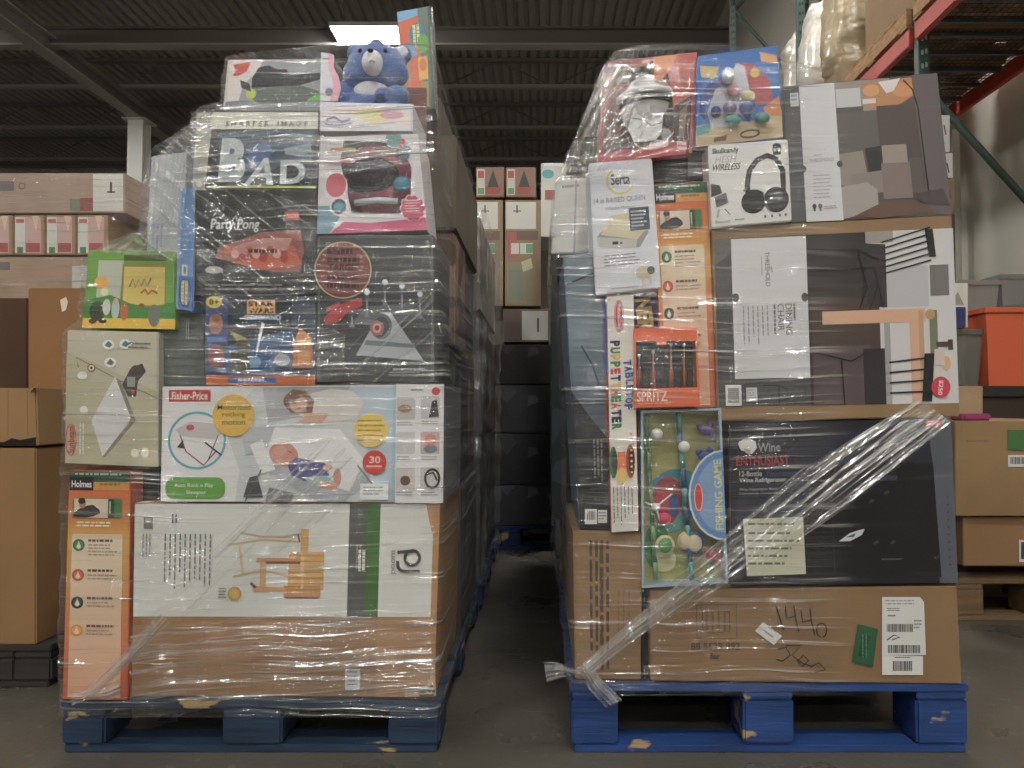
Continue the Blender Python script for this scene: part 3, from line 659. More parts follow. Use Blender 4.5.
for k in range(7): b.line([(289, 556 + k * 5.5), (323, 556 + k * 5.5)], .5, WD2)
b.ell(235, 594, 7, 7, (190, 148, 52)); b.ell(235, 594, 5, 5, (206, 166, 76)); b.greek(219, 588, 227, 600, 4, (120, 122, 118), seed=4)
b.rect(143, 517, 152, 529, (120, 122, 116)); b.rect(144.5, 518.5, 150.5, 523, (170, 172, 164)); b.greek(171, 514, 178, 526, 2, (70, 72, 68), vert=True, seed=6); b.greek(142, 534, 152, 560, 3, (150, 152, 146), vert=True, seed=3); b.greek(164, 534, 214, 590, 10, (120, 122, 116), vert=True, seed=12, fill=.28)
b.text('NOVA', 362, 552, 366, 572, (200, 204, 198), rot=90, bold=.02) if False else None
b.greek(356, 545, 362, 580, 2, (150, 152, 148), vert=True, seed=2); b.greek(358, 550, 366, 572, 2, (210, 212, 208), vert=True, fill=.7)
G = (64, 66, 58)
b.ring(412, 558, 7.3, 7.3, 3.2, G, n=40); b.line([(397, 552.4), (413, 551.2)], 3.4, G); b.line([(420, 571.5), (404, 571.5), (400, 570), (397.6, 566), (397.5, 561)], 3.2, G); b.text('poom', 391, 550.5, 396.5, 574, (110, 112, 104), rot=-90)
poot = b.build('furniture_carton', label='long cardboard furniture carton with white sleeve and printed wooden chair', cat='carton')
b = MB(.002); b.poly([(405, 690), (416, 687), (424, 689), (430, 680), (431, 668), (435, 660), (436, 696), (404, 697)], (196, 156, 108)); b.poly([(418, 693), (426, 690), (432, 684), (435, 690), (434, 697), (420, 697)], (120, 84, 50)); b.line([(424, 690), (430, 694), (434, 688)], 1.2, (226, 196, 150)); b.build('torn_corner', poot, label='crumpled torn corner of the carton')
b = MB(.003 - .0015); b.rect(345, 669, 360, 690, (190, 196, 198)); b.greek(347, 671, 358, 688, 4, (110, 116, 120), seed=3); b.build('sticker', poot)

# packed dark cartons inside the left pile, and one shade filler
def fill(nom, y, depth, c, label, kind='card', group=None, cat='carton', name='gap_shade_box', art=None, quad=None):
    b = carton(nom, y, depth, c, quad, kind=kind, rough=.6)
    if art: art(b)
    return b.build(name, label=label, cat=cat, group=group)
fill((129.5, 470, 159.5, 502), .06, .3, (30, 30, 32), 'small black filler for the shade in the gap between orange heater box and sleeper box')  # black filler stands in for the dark of the gap
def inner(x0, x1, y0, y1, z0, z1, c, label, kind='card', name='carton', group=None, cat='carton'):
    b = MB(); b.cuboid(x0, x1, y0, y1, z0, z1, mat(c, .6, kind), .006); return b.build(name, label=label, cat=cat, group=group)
XL, XR = X(72), -0.262
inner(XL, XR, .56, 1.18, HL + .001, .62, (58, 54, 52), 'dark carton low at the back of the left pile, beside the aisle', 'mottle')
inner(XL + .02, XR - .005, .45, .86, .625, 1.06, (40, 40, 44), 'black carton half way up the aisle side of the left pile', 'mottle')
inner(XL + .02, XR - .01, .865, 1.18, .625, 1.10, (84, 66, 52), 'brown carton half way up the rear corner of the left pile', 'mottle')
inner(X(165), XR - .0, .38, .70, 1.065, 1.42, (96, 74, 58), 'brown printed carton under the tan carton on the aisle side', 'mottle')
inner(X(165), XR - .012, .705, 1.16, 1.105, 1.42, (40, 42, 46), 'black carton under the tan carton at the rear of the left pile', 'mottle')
inner(X(240), XR + .004, .36, 1.15, 1.425, 1.72, (104, 92, 76), 'tan carton lying on top at the back of the left pile', 'card')
inner(X(300), XR - .05, .40, .90, 1.722, 1.86, (92, 82, 70), 'small tan carton topmost at the back of the left pile', 'card')

# black glove toy box on top
b = carton((226, 60, 322, 111), 0.03, .28, (150, 156, 160), [(228, 60), (322, 58), (322, 111), (223, 111)])
b.poly([(226, 60), (262, 60), (258, 72), (244, 84), (238, 111), (226, 111)], (212, 204, 200)); b.poly([(232, 65), (250, 62), (246, 72), (238, 76), (232, 76), (235, 71)], (200, 62, 44)); b.poly([(252, 78), (258, 68), (268, 66), (276, 70), (286, 70), (290, 76), (322, 74), (322, 80), (300, 86), (280, 88), (262, 90), (252, 88)], (34, 36, 46))
b.poly([(252, 88), (300, 86), (320, 92), (306, 102), (262, 104), (250, 98)], (96, 104, 98)); b.ell(252, 94, 5, 5, (180, 196, 60)); b.poly([(240, 80), (250, 84), (252, 92), (242, 88)], (70, 60, 50)); b.poly([(308, 100), (321, 92), (321, 100), (310, 102)], (82, 190, 50)); b.poly([(228, 102), (246, 100), (262, 106), (322, 102), (322, 111), (226, 111)], (130, 138, 142)); b.greek(294, 62, 316, 66, 1, (190, 194, 196))
b.build('toy_box', label='silvery toy box with black gloves and a red logo, top left of the left pile', cat='box')

# open display box with the blue teddy bear
b = MB(0.0); wt = mat((212, 212, 220), .4)
b.prism([(320, 102), (411, 104), (411, 131), (320, 131)], 0.0, .006, wt); b.prism([(320, 129), (411, 129), (411, 131), (320, 131)], .0061, .24, wt)
b.prism([(321, 52), (334, 55), (333, 66), (338, 76), (341, 88), (337, 101), (320, 101)], 0.0, .005, wt)
x0_, x1_ = X(320), X(411); zb_ = Z(131); zt_ = Z(50)
b.cuboid(x0_, x1_, .235, .243, zb_, zt_, mat((112, 62, 46), .5)); b.cuboid(x0_, x0_ + .004, .0061, .235, zb_, Z(56), wt); b.cuboid(x1_ - .004, x1_, .0061, .235, zb_, Z(103), wt)
b.rect(321, 105, 411, 131, (218, 218, 226)); b.poly([(321, 112), (340, 107), (360, 109), (380, 107), (411, 113), (411, 126), (321, 126)], (226, 214, 214)); b.poly([(345, 112), (366, 106), (392, 110), (400, 119), (372, 123)], (236, 206, 150)); b.ell(372, 116, 10, 5, (240, 220, 130)); b.ell(392, 115, 12, 4, (214, 150, 170)); b.line([(326, 120), (334, 117), (342, 122), (350, 119)], 2.4, (108, 116, 196)); b.line([(325, 124), (338, 125), (352, 123)], 1.6, (120, 126, 200))
b.poly([(328, 53), (334, 55), (333, 66), (338, 76), (341, 88), (337, 101), (330, 101), (334, 84), (329, 70)], (224, 156, 176)); b.ell(329, 92, 4, 4, (120, 110, 140)); b.greek(323, 58, 330, 61, 1, (120, 120, 140))
disp = b.build('display_box', label='open white toy display box with pastel graphics under the blue bear', cat='box')
BLUE = mat((62, 96, 160), .9, 'plush')
def blob(parts, voxel, m):
    b = MB()
    for c, r in parts: b.ball(c, r, m, 20, 12)
    o = b.build('blob_source'); md = o.modifiers.new('r', 'REMESH'); md.mode = 'VOXEL'; md.voxel_size = voxel; md.use_smooth_shade = True
    s2 = o.modifiers.new('s', 'SMOOTH'); s2.iterations = 5
    dg = bpy.context.evaluated_depsgraph_get(); dg.update(); me = bpy.data.meshes.new_from_object(o.evaluated_get(dg)); loc = o.location.copy(); bpy.data.objects.remove(o)
    for p in me.polygons: p.use_smooth = True
    me.materials.clear(); me.materials.append(m); return me, loc
hc = P(377, 68, .11); bc = P(374, 108, .13)
def off(c, dx, dy, dz): return (c[0] + dx, c[1] + dy, c[2] + dz)
me, loc = blob([(hc, (.083, .065, .064)), (off(hc, -.045, -.012, -.022), (.046, .042, .038)), (off(hc, .045, -.012, -.022), (.046, .042, .038)), (bc, (.085, .06, .07)), (off(bc, 0, 0, .045), (.052, .045, .05)),
                (off(hc, -.060, .01, .045), (.027, .017, .027)), (off(hc, .068, .01, .042), (.028, .017, .028)), (off(hc, 0, -.005, .062), (.02, .02, .016)),
                (off(bc, -.080, -.02, .02), (.03, .03, .045)), (off(bc, .075, -.05, .012), (.035, .032, .028)), (off(bc, .045, -.075, .004), (.03, .03, .02)), (off(bc, -.06, -.05, -.04), (.035, .05, .035)), (off(bc, .06, -.05, -.04), (.035, .05, .035))], .0055, BLUE)
bear = bpy.data.objects.new('teddy_bear', me); COL.objects.link(bear); bear.location = loc
tag(bear, 'blue plush teddy bear with white muzzle sitting in the open display box', 'teddy bear')
for nm, ps, m in (('muzzle', [(off(hc, .0, -.050, -.010), (.030, .032, .034))], mat((214, 212, 214), .9, 'plush')), ('nose', [(off(hc, .0, -.082, .010), (.008, .007, .006))], mat((24, 22, 26), .3)),
                  ('eye', [(off(hc, -.034, -.056, .022), (.0055, .005, .0065))], mat((20, 20, 24), .1)), ('eye', [(off(hc, .034, -.056, .022), (.0055, .005, .0065))], mat((20, 20, 24), .1)),
                  ('belly_patch', [(off(bc, 0, -.026, .030), (.052, .036, .040))], mat((206, 206, 214), .9, 'plush')), ('inner_ear', [(off(hc, .069, -.006, .043), (.017, .008, .017))], mat((206, 206, 216), .9, 'plush')), ('inner_ear', [(off(hc, -.061, -.004, .046), (.015, .008, .015))], mat((110, 134, 186), .9, 'plush'))):
    b = MB()
    for c, r in ps: b.ball(c, r, m, 20, 12)
    b.build(nm, bear)
b = MB(); h2 = off(hc, .004, -.0815, -.012); b.tube([off(h2, -.008, 0, -.010), off(h2, -.003, -.0012, -.006), off(h2, .003, -.0012, -.006), off(h2, .008, 0, -.010)], .0012, mat((50, 40, 44), .5), 6); b.build('mouth', bear)

# tall orange toy box
bb = carton((399, 12, 433, 108), 0.29, .10, (214, 96, 44), [(397, 12), (430, 6), (434, 108), (404, 112)], side=(150, 160, 160))
bb.poly([(399, 12), (428, 12), (428, 17), (412, 20), (399, 22)], (110, 172, 214)); bb.poly([(420, 12), (433, 12), (433, 108), (424, 108), (421, 60)], (96, 120, 106)); bb.ell(418, 36, 8, 11, (58, 128, 176)); bb.greek(414, 27, 422, 50, 2, (236, 216, 60), vert=True, fill=.7); bb.ell(424, 46, 6, 9, (96, 166, 66)); bb.rect(418, 58, 428, 80, (226, 164, 50)); bb.ell(423, 66, 4, 6, (206, 120, 50)); bb.poly([(399, 50), (414, 50), (410, 74), (404, 108), (399, 108)], (178, 110, 80))
bb.poly([(399, 44), (415, 44), (418, 56), (399, 60)], (104, 150, 196)); bb.rect(420, 82, 428, 106, (160, 146, 90))
tl = bb.build('tall_toy_box', label='tall orange and blue toy box with yellow lettering, standing highest on the left pile', cat='box')
b = MB(); b.tube([P(430, 8, .285), P(433, 60, .285), P(435, 109, .285)], .008, mat((230, 232, 232), .1, 'blister')); b.build('clear_edge', tl)

# ================================================================== RIGHT PILE
# bottom long carton
b = carton((650, 589, 960, 683), 0.0, .6, (140, 108, 70), [(650, 590), (957, 586), (962, 684), (650, 681)], kind='card', rough=.65)
INK = (74, 56, 38)
b.line([(697, 605), (737, 605), (737, 639), (697, 639), (697, 605)], .7, INK); b.line([(703, 612), (712, 610), (730, 612), (730, 632), (712, 634), (703, 630), (703, 612)], .8, INK)
for k in range(4): b.line([(707 + k * 6, 611), (707 + k * 6, 633)], 2.2, (110, 86, 58))
b.line([(700, 607), (705, 613)], .6, INK); b.line([(734, 608), (728, 613)], .6, INK)
b.text('88 5528 992', 691, 643.5, 740, 651, INK, bold=.01); b.text('Bar', 710, 654, 720, 660, INK, bold=.02)
BK = (30, 28, 28)
b.line([(777, 607), (780, 618), (784, 631)], 1.5, BK); b.line([(786, 607), (787, 619), (796, 617)], 1.4, BK); b.line([(795, 606), (796, 618), (799, 632)], 1.4, BK)
b.line([(802, 611), (803, 623), (812, 621)], 1.4, BK); b.line([(811, 609), (812, 622), (815, 636)], 1.4, BK); b.ring(822, 631, 5, 7, 1.3, BK, a=100, b=440)
b.line([(778, 650), (786, 648), (790, 656), (782, 662), (776, 660)], 1.3, BK); b.line([(786, 646), (800, 646), (792, 656), (802, 664), (812, 667)], 1.2, BK); b.line([(797, 662), (803, 656), (808, 661), (802, 667), (797, 662)], 1.2, BK); b.line([(810, 668), (818, 663), (825, 670), (814, 673)], 1.2, BK)
b.rect(884, 650, 885, 651, INK)
bc_ = b.build('long_cardboard_carton', label='long brown cardboard carton with black handwriting at the bottom of the right pile', cat='carton')
b = MB(-.0035); b.poly([(763, 622), (782, 636), (774, 645), (755, 631)], (206, 206, 200)); b.line([(763, 630), (773, 637)], 2, (150, 150, 150)); b.line([(768, 627), (776, 632)], .8, (120, 120, 120)); b.build('white_sticker', bc_, label='small tilted white sticker')
b = MB(-.0035); b.poly([(858, 624), (878, 629), (873, 667), (852, 662)], (38, 92, 58)); b.poly([(862, 634), (870, 636), (866, 658), (858, 656)], (26, 70, 44)); b.greek(862, 634, 869, 658, 2, (80, 130, 96), vert=True); b.build('green_sticker', bc_, label='green paper sticker')
b = MB(-.0035); b.poly([(882, 597), (920, 597), (924, 602), (926, 655), (882, 656)], (206, 206, 202)); b.rect(882, 656, 923, 675, (212, 212, 208), dy=-.0036); b.greek(885, 600, 915, 606, 2, (150, 150, 152)); b.greek(887, 608, 900, 612, 2, (90, 90, 92)); b.greek(888, 615, 896, 618, 1, (60, 60, 62)); b.barcode(887, 624, 913, 632); b.line([(887, 640), (894, 635), (900, 637), (892, 640)], 1.2, (60, 60, 62)); b.barcode(888, 645, 920, 653, 5); b.greek(914, 620, 922, 630, 3, (120, 120, 120)); b.barcode(893, 661, 912, 671, 6); b.greek(895, 657, 911, 659, 1, (90, 90, 90)); b.build('shipping_label', bc_, label='white shipping label with barcodes')

# narrow printed carton
b = carton((574, 531, 642, 680), 0.0, .6, (144, 112, 72), [(573, 531), (642, 532), (641, 680), (575, 679)], kind='card', rough=.65)
b.greek(590, 540, 612, 672, 4, (74, 54, 34), vert=True, seed=11, fill=.5); b.greek(618, 590, 634, 640, 3, (120, 92, 60), vert=True, seed=14, fill=.3); b.greek(600, 545, 604, 660, 1, (80, 58, 38), vert=True, fill=.8)
b.build('narrow_cardboard_carton', label='narrow brown carton with sideways printing, bottom left of the right pile', cat='carton')

# wine refrigerator box
b = carton((730, 421, 956, 586), 0.0, .56, (30, 30, 40), [(729, 424), (951, 418), (958, 583), (730, 587)])
b.poly([(930, 421), (956, 421), (956, 586), (938, 586)], (84, 88, 98)); b.poly([(900, 421), (932, 421), (936, 470), (900, 466)], (62, 64, 84)); b.poly([(736, 500), (800, 440), (900, 421), (930, 421), (936, 470), (810, 470), (808, 560), (740, 560)], (38, 40, 56)); b.poly([(810, 470), (838, 468), (838, 464), (915, 464), (917, 466), (936, 466), (940, 580), (800, 580)], (20, 20, 26)); b.line([(833, 478), (834, 574)], .8, (44, 46, 58)); b.rect(882, 477, 899, 482, (58, 62, 80)); b.text('Wine Enthusiast', 881, 560, 901, 561.5, (150, 150, 156))
for k in range(10): b.ell(949, 500 + k * 7.5, .8, .8, (50, 52, 60))
for (x, y) in ((866, 492), (888, 494), (873, 502), (893, 544), (876, 544), (936, 560)): b.ell(x, y, 3, 1.6, (64, 62, 66), a0=-25)
b.poly([(839, 542), (850, 534), (860, 531), (865, 530), (862, 536), (850, 542)], (196, 200, 206)); b.poly([(846, 538), (856, 534), (854, 538)], (80, 84, 96))
b.poly([(739, 441), (744, 437), (752, 436), (757, 440), (758, 446), (753, 452), (747, 449), (742, 448)], (196, 196, 194)); b.poly([(745, 446), (752, 448), (751, 453), (746, 450)], (150, 150, 150)); b.text('Wine', 759, 441, 782, 450, (118, 118, 122), bold=.02); b.text('ENTHUSIAST', 737, 454, 791, 464, (150, 44, 58), bold=.025); b.text('12-Bottle', 740, 469, 763, 474.5, (176, 176, 180), bold=.012); b.text('Touchscreen', 767, 470, 800, 475, (56, 76, 106), bold=.01); b.text('Wine Refrigerator', 740, 476, 787, 482, (176, 176, 180), bold=.012); b.text('Wine Preservation Meets', 740, 486, 779, 489, (150, 150, 154), bold=.01); b.text('Countertop Convenience', 740, 490.5, 783, 493.5, (150, 150, 154), bold=.01)
b.greek(768, 426, 790, 428, 1, (120, 100, 110)); b.rect(930, 422, 946, 429, (186, 50, 56)); b.greek(932, 423.5, 944, 427.5, 2, (220, 170, 170))
wine = b.build('wine_refrigerator_box', label='black wine refrigerator box with red and white lettering', cat='box')
b = MB(-.0035 - .006, None); b.poly([(743, 519), (803, 517), (806, 574), (747, 576)], (196, 196, 170)); b.greek(748, 523, 796, 528, 1, (96, 96, 84), seed=1, fill=.4); b.greek(748, 532, 800, 570, 5, (110, 110, 96), seed=5, fill=.3); b.build('paper_label', wine, label='cream paper label with small print')

# dining chair carton
b = carton((713, 220, 960, 418), 0.0, .5, (146, 114, 74), [(712, 228), (952, 214), (960, 417), (718, 421)], kind='card', rough=.6)
N1 = [(715, 239), (952, 228), (959, 402), (720, 405)]
def inset(b, x0, y0, x1, y1, c): b.poly([(x0, y0), (x1, y0), (x1, y1), (x0, y1)], c)
b.nom = (715, 235, 957, 405); b.quad = [(714, 239), (953, 228), (959, 403), (719, 407)]
b.rect(715, 235, 957, 405, (74, 76, 78)); b.poly([(715, 235), (732, 235), (732, 250), (715, 262)], (100, 102, 102))
b.rect(808, 235, 957, 405, (60, 52, 54)); b.rect(812, 235, 880, 285, (50, 46, 50)); b.rect(868, 232, 957, 405, (196, 194, 194)); b.rect(808, 300, 880, 350, (74, 58, 52)); b.poly([(808, 350), (870, 346), (872, 405), (808, 405)], (84, 70, 72)); b.rect(862, 350, 888, 405, (40, 40, 44)); b.rect(868, 235, 896, 246, (150, 142, 138)); b.poly([(868, 246), (888, 248), (888, 310), (868, 308)], (56, 50, 54)); b.rect(888, 270, 930, 310, (176, 176, 180)); b.rect(932, 270, 951, 300, (112, 106, 106)); b.rect(884, 320, 890, 405, (150, 150, 152))
b.rect(822, 312, 926, 325, (206, 160, 130)); b.rect(910, 322, 921, 404, (204, 158, 128)); b.rect(919, 314, 924, 404, (186, 144, 112)); b.rect(930, 314, 938, 356, (110, 116, 90)); b.ell(931, 318, 5, 5, (184, 140, 96)); b.rect(936, 345, 950, 350, (74, 60, 54)); b.rect(948, 343, 953, 353, (74, 60, 54)); b.ell(946, 366, 4, 7, (206, 160, 110)); b.rect(934, 352, 944, 368, (196, 180, 170))
for k in range(6): b.line([(884, 246 + k * 6.2), (934, 237 + k * 6.4 - 4)], 1.4, (34, 36, 38))
b.poly([(928, 232), (936, 230), (939, 262), (932, 262)], (30, 32, 34))
for k in range(4): b.line([(888, 364 + k * 10), (930, 360 + k * 11)], 1.6, (30, 32, 34))
b.poly([(924, 356), (934, 356), (930, 403), (920, 403)], (26, 30, 34)); b.line([(808, 250), (860, 252), (880, 262)], 1.6, (32, 30, 34)); b.line([(808, 272), (876, 270), (884, 310)], 1.6, (32, 30, 34)); b.line([(860, 252), (868, 290), (860, 310)], 1.4, (30, 30, 32)); b.line([(812, 352), (850, 362), (868, 352)], 1.5, (36, 32, 34)); b.line([(840, 360), (842, 405)], 1.6, (40, 36, 38)); b.line([(862, 290), (880, 286), (870, 312)], 1.2, (34, 32, 34))
b.rect(808, 235, 811, 405, (50, 48, 50))
b.rect(732, 236, 808, 377, (206, 206, 210)); b.rect(754, 236, 755, 237, (206, 206, 210)); b.ell(735, 295, 3.5, 4.5, (84, 86, 88)); b.ell(805, 297, 3.5, 4.5, (70, 66, 68))
b.text('THRESHOLD', 766, 250, 770.5, 285, (84, 84, 88), rot=90); b.greek(762, 255, 764, 275, 1, (150, 150, 154), vert=True); b.line([(772, 265), (773, 271)], 1, (110, 110, 114))
b.text('DINING', 785, 303, 791.5, 334, (86, 86, 90), rot=90); b.text('CHAIR', 777, 303, 783.5, 330, (86, 86, 90), rot=90); b.greek(773, 303, 775.5, 334, 1, (110, 110, 114), vert=True, fill=.8); b.greek(793, 303, 795.5, 320, 1, (110, 110, 114), vert=True, fill=.8); b.greek(742, 304, 771, 345, 6, (140, 140, 144), vert=True, seed=4, fill=.25)
b.rect(722, 383, 738, 404, (204, 204, 204)); b.rect(724.5, 386, 735.5, 401, (120, 122, 124)); b.greek(725, 387, 735, 400, 6, (190, 190, 190), fill=.3); b.rect(743, 386, 754, 400, (190, 192, 192)); b.greek(744, 388, 753, 398, 4, (140, 140, 142), seed=2)
b.line([(760, 384), (775, 384), (784, 388), (784, 398), (775, 402), (760, 402)], 1, (44, 46, 50)); b.line([(776, 384), (776, 402)], 1.6, (44, 46, 50)); b.line([(790, 386), (803, 386), (803, 402), (790, 402)], .8, (52, 54, 56))
chair_box = b.build('dining_chair_carton', label='grey dining chair carton printed sideways with black spindle chairs and a table', cat='carton')
b = MB(-.0035); b.ell(941, 387, 9.5, 10.5, (196, 48, 66)); b.text('$250', 938, 380, 943, 395, (236, 200, 206), rot=90, bold=.02, ang=6); b.build('price_sticker', chair_box, label='round red price sticker')

# lamp carton
b = carton((786, 78, 952, 220), 0.0, .5, (84, 86, 88), [(783, 86), (937, 73), (952, 216), (790, 223)])
b.rect(839, 79, 951, 219, (92, 82, 82)); b.rect(839, 79, 900, 110, (150, 140, 134)); b.rect(842, 86, 868, 106, (190, 192, 194)); b.rect(840, 105, 870, 110, (88, 86, 86)); b.poly([(870, 82), (925, 80), (925, 98), (905, 108), (875, 108)], (184, 128, 84)); b.ell(880, 90, 9, 6, (206, 150, 96)); b.ell(914, 92, 12, 7, (204, 142, 92)); b.poly([(888, 82), (912, 80), (904, 92), (896, 94)], (214, 206, 206)); b.rect(870, 98, 884, 103, (210, 204, 196))
b.rect(839, 110, 884, 160, (96, 92, 90)); b.rect(884, 106, 951, 160, (84, 72, 72)); b.poly([(924, 78), (952, 78), (952, 220), (930, 215)], (98, 88, 90)); b.line([(915, 82), (924, 92), (928, 110), (931, 205)], 1.5, (34, 30, 32)); b.poly([(839, 152), (866, 150), (870, 182), (846, 186), (839, 182)], (142, 132, 122)); b.poly([(868, 148), (886, 146), (888, 170), (872, 176)], (48, 50, 54)); b.rect(886, 146, 912, 166, (150, 138, 130)); b.poly([(852, 174), (912, 168), (912, 190), (852, 196)], (136, 124, 120)); b.poly([(839, 186), (868, 182), (878, 190), (878, 210), (839, 219)], (158, 150, 146)); b.rect(884, 164, 914, 200, (126, 112, 108)); b.poly([(852, 216), (880, 204), (920, 205), (936, 214), (880, 219)], (104, 78, 66)); b.poly([(914, 196), (946, 192), (951, 210), (920, 205)], (76, 66, 68))
b.rect(803, 79, 841, 219.5, (206, 206, 210)); b.rect(793, 86, 802, 100, (190, 194, 196)); b.greek(794, 88, 800, 96, 2, (130, 130, 134)); b.ell(803, 165, 3, 3.4, (80, 80, 84)); b.ell(841, 162, 3, 3.4, (80, 80, 84)); b.text('THRESHOLD', 809, 155, 835, 158.5, (120, 120, 126)); b.greek(815, 151, 824, 153, 1, (150, 150, 156)); b.greek(812, 172, 832, 198, 7, (160, 160, 166), fill=.3, seed=7); b.ell(812, 204, 2.2, 2.6, (60, 60, 64)); b.rect(811, 206, 813, 209, (60, 60, 64)); b.ell(818, 204, 2.2, 2.6, (110, 110, 114)); b.rect(817, 206, 819, 209, (110, 110, 114)); b.greek(822, 204, 839, 208, 2, (150, 150, 154), seed=2)
b.build('lamp_carton', label='grey floor lamp carton with a printed living room sofa, top right of the right pile', cat='carton')

# headphone box
b = carton((708, 141, 790, 224), -0.012, .16, (216, 216, 214), [(708, 145), (788, 139), (792, 221), (712, 228)])
b.text('Skullcandy', 712, 145, 739, 152, (40, 40, 42), bold=.03); b.text('HESH', 715, 153, 736, 160, (176, 176, 176), bold=.01, shear=.3); b.text('WIRELESS', 711, 161, 740, 167.5, (46, 46, 48), shear=.3, bold=.01)
b.ell(778, 149, 5, 5, (30, 30, 32)); b.rect(774, 152, 782, 156, (30, 30, 32)); b.ell(776, 151, 1.4, 1.6, (214, 214, 212)); b.ell(780.5, 151, 1.4, 1.6, (214, 214, 212))
HB = (38, 38, 40)
pts = [(747, 198), (746, 184), (749, 170), (757, 160), (768, 156), (777, 160), (783, 172), (783, 190), (780, 198)]
b.line(pts, 5.5, HB); b.ell(752, 201, 13, 12, HB, a0=-20); b.ell(775, 201, 13, 13, HB, a0=15); b.ell(775, 201, 10, 10, (56, 56, 58), a0=15); b.line([(762, 192), (764, 204), (768, 212)], 1, (120, 120, 122)); b.line([(742, 190), (746, 187)], 2, (120, 120, 122)); b.line(pts[1:5], .9, (84, 84, 88)); b.line([(763, 198), (765, 208)], 1.2, (90, 90, 92))
b.poly([(709, 180), (718, 182), (720, 190), (709, 193)], (70, 70, 72)); b.poly([(712, 194), (724, 190), (726, 200), (714, 204)], (110, 110, 112)); b.greek(714, 196, 724, 200, 1, (50, 50, 52), fill=.8); b.line([(722, 206), (727, 212)], 1, (120, 120, 120)); b.line([(716, 206), (714, 214)], 2, (170, 170, 170)); b.text('Bluetooth', 712, 217, 727, 220, (96, 96, 98)); b.greek(732, 217, 742, 220, 1, (120, 120, 120))
for x in (763, 770, 778, 784): b.ell(x, 217, 1.2, 1.6, (110, 110, 112))
b.build('headphone_box', label='white headphone box with printed black over-ear headphones', cat='box')

# sea creatures toy card
b = carton((697, 50, 782, 141), 0.0, .02, (40, 108, 186), [(697, 56), (778, 45), (783, 137), (696, 147)])
b.poly([(697, 120), (720, 118), (750, 122), (782, 114), (782, 141), (697, 141)], (186, 166, 126)); b.poly([(700, 60), (720, 64), (716, 74), (702, 72)], (186, 160, 70)); b.poly([(762, 54), (780, 60), (780, 68), (764, 64)], (214, 156, 96)); b.poly([(740, 62), (756, 66), (772, 84), (774, 104), (758, 108), (748, 84)], (178, 62, 74)); b.ell(757, 74, 5, 5, (214, 180, 70)); b.poly([(764, 110), (780, 100), (782, 120), (766, 118)], (206, 130, 70)); b.poly([(697, 122), (712, 118), (710, 128), (698, 130)], (60, 150, 150)); b.ring(750, 134, 9, 3.4, 1.8, (90, 70, 50)); b.poly([(715, 134), (728, 132), (726, 138), (714, 138)], (120, 96, 70)); b.poly([(700, 90), (712, 76), (726, 72), (722, 84), (706, 100), (706, 116), (700, 108)], (30, 60, 140))
b.poly([(738, 62), (746, 66), (752, 96), (734, 124), (712, 124), (708, 108), (716, 86), (728, 82)], (176, 180, 192)); 
sea = b.build('sea_toy_card', label='blue blister card of sea creature bath toys above the headphone box', cat='toy')
for k, (x, y, rx, ry, cc) in enumerate(((728, 76, 7, 10, (176, 182, 192)), (734, 91, 8, 7, (170, 90, 110)), (748, 96, 8, 6, (196, 190, 110)), (716, 112, 6, 7, (70, 84, 150)), (730, 108, 8, 8, (120, 110, 150)), (746, 108, 8, 8, (90, 110, 170)), (733, 120, 9, 6, (90, 160, 160)), (762, 118, 9, 6, (60, 140, 140)))):
    c = P(x, y, -.012); b = MB(-.0245); b.ball(c, (rx / 388 * .9, .012, ry / 388 * .9), mat(cc, .35), 16, 10); b.build('bath_toy', sea)
pane((702, 66, 776, 132), -.027, None, sea, 'clear_blister', 5)

# space helmet box
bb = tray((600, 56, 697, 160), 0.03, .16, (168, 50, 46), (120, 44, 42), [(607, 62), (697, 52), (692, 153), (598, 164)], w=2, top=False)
bb.y = .03
bb.poly([(660, 56), (697, 56), (697, 160), (678, 160), (676, 120), (672, 90)], (176, 58, 50)); bb.poly([(650, 56), (676, 56), (672, 66), (660, 82), (652, 78)], (206, 118, 52)); bb.poly([(676, 108), (694, 100), (694, 160), (676, 160)], (58, 30, 28)); bb.poly([(682, 116), (690, 108), (688, 140), (682, 148)], (112, 76, 58)); bb.poly([(600, 56), (650, 56), (646, 64), (614, 66), (606, 92), (603, 140), (600, 160)], (150, 66, 58)); bb.poly([(600, 150), (692, 146), (690, 160), (600, 160)], (176, 40, 58)); bb.poly([(606, 62), (625, 60), (622, 72), (607, 76)], (110, 90, 60)); bb.text('STAR', 681, 147, 691, 150.5, (200, 196, 190), bold=.02, ang=12); bb.text('WARS', 681, 152, 691, 155.5, (200, 196, 190), bold=.02, ang=12)
bb.poly([(652, 146), (672, 144), (672, 150), (652, 152)], (210, 150, 150))
hb = bb.build('helmet_box', label='red toy box holding a white helmet, tilted at the top left of the right pile', cat='box')
c = P(648, 108, .105); b = MB(); b.ball(c, (.075, .080, .085), mat((206, 208, 206), .25), 32, 20)
b.tube([off(c, .078 * math.cos(t), -.088 * math.sin(t) if math.sin(t) > 0 else 0, .018) for t in [math.pi * k / 12 for k in range(13)]], .010, mat((206, 208, 206), .25)); b.build('toy_helmet', hb)
b = MB(); b.tube([off(c, .070 * math.cos(t), -.082 * math.sin(t), .002) for t in [math.pi * k / 12 for k in range(13)]], .011, mat((24, 24, 26), .2)); b.build('visor', hb)
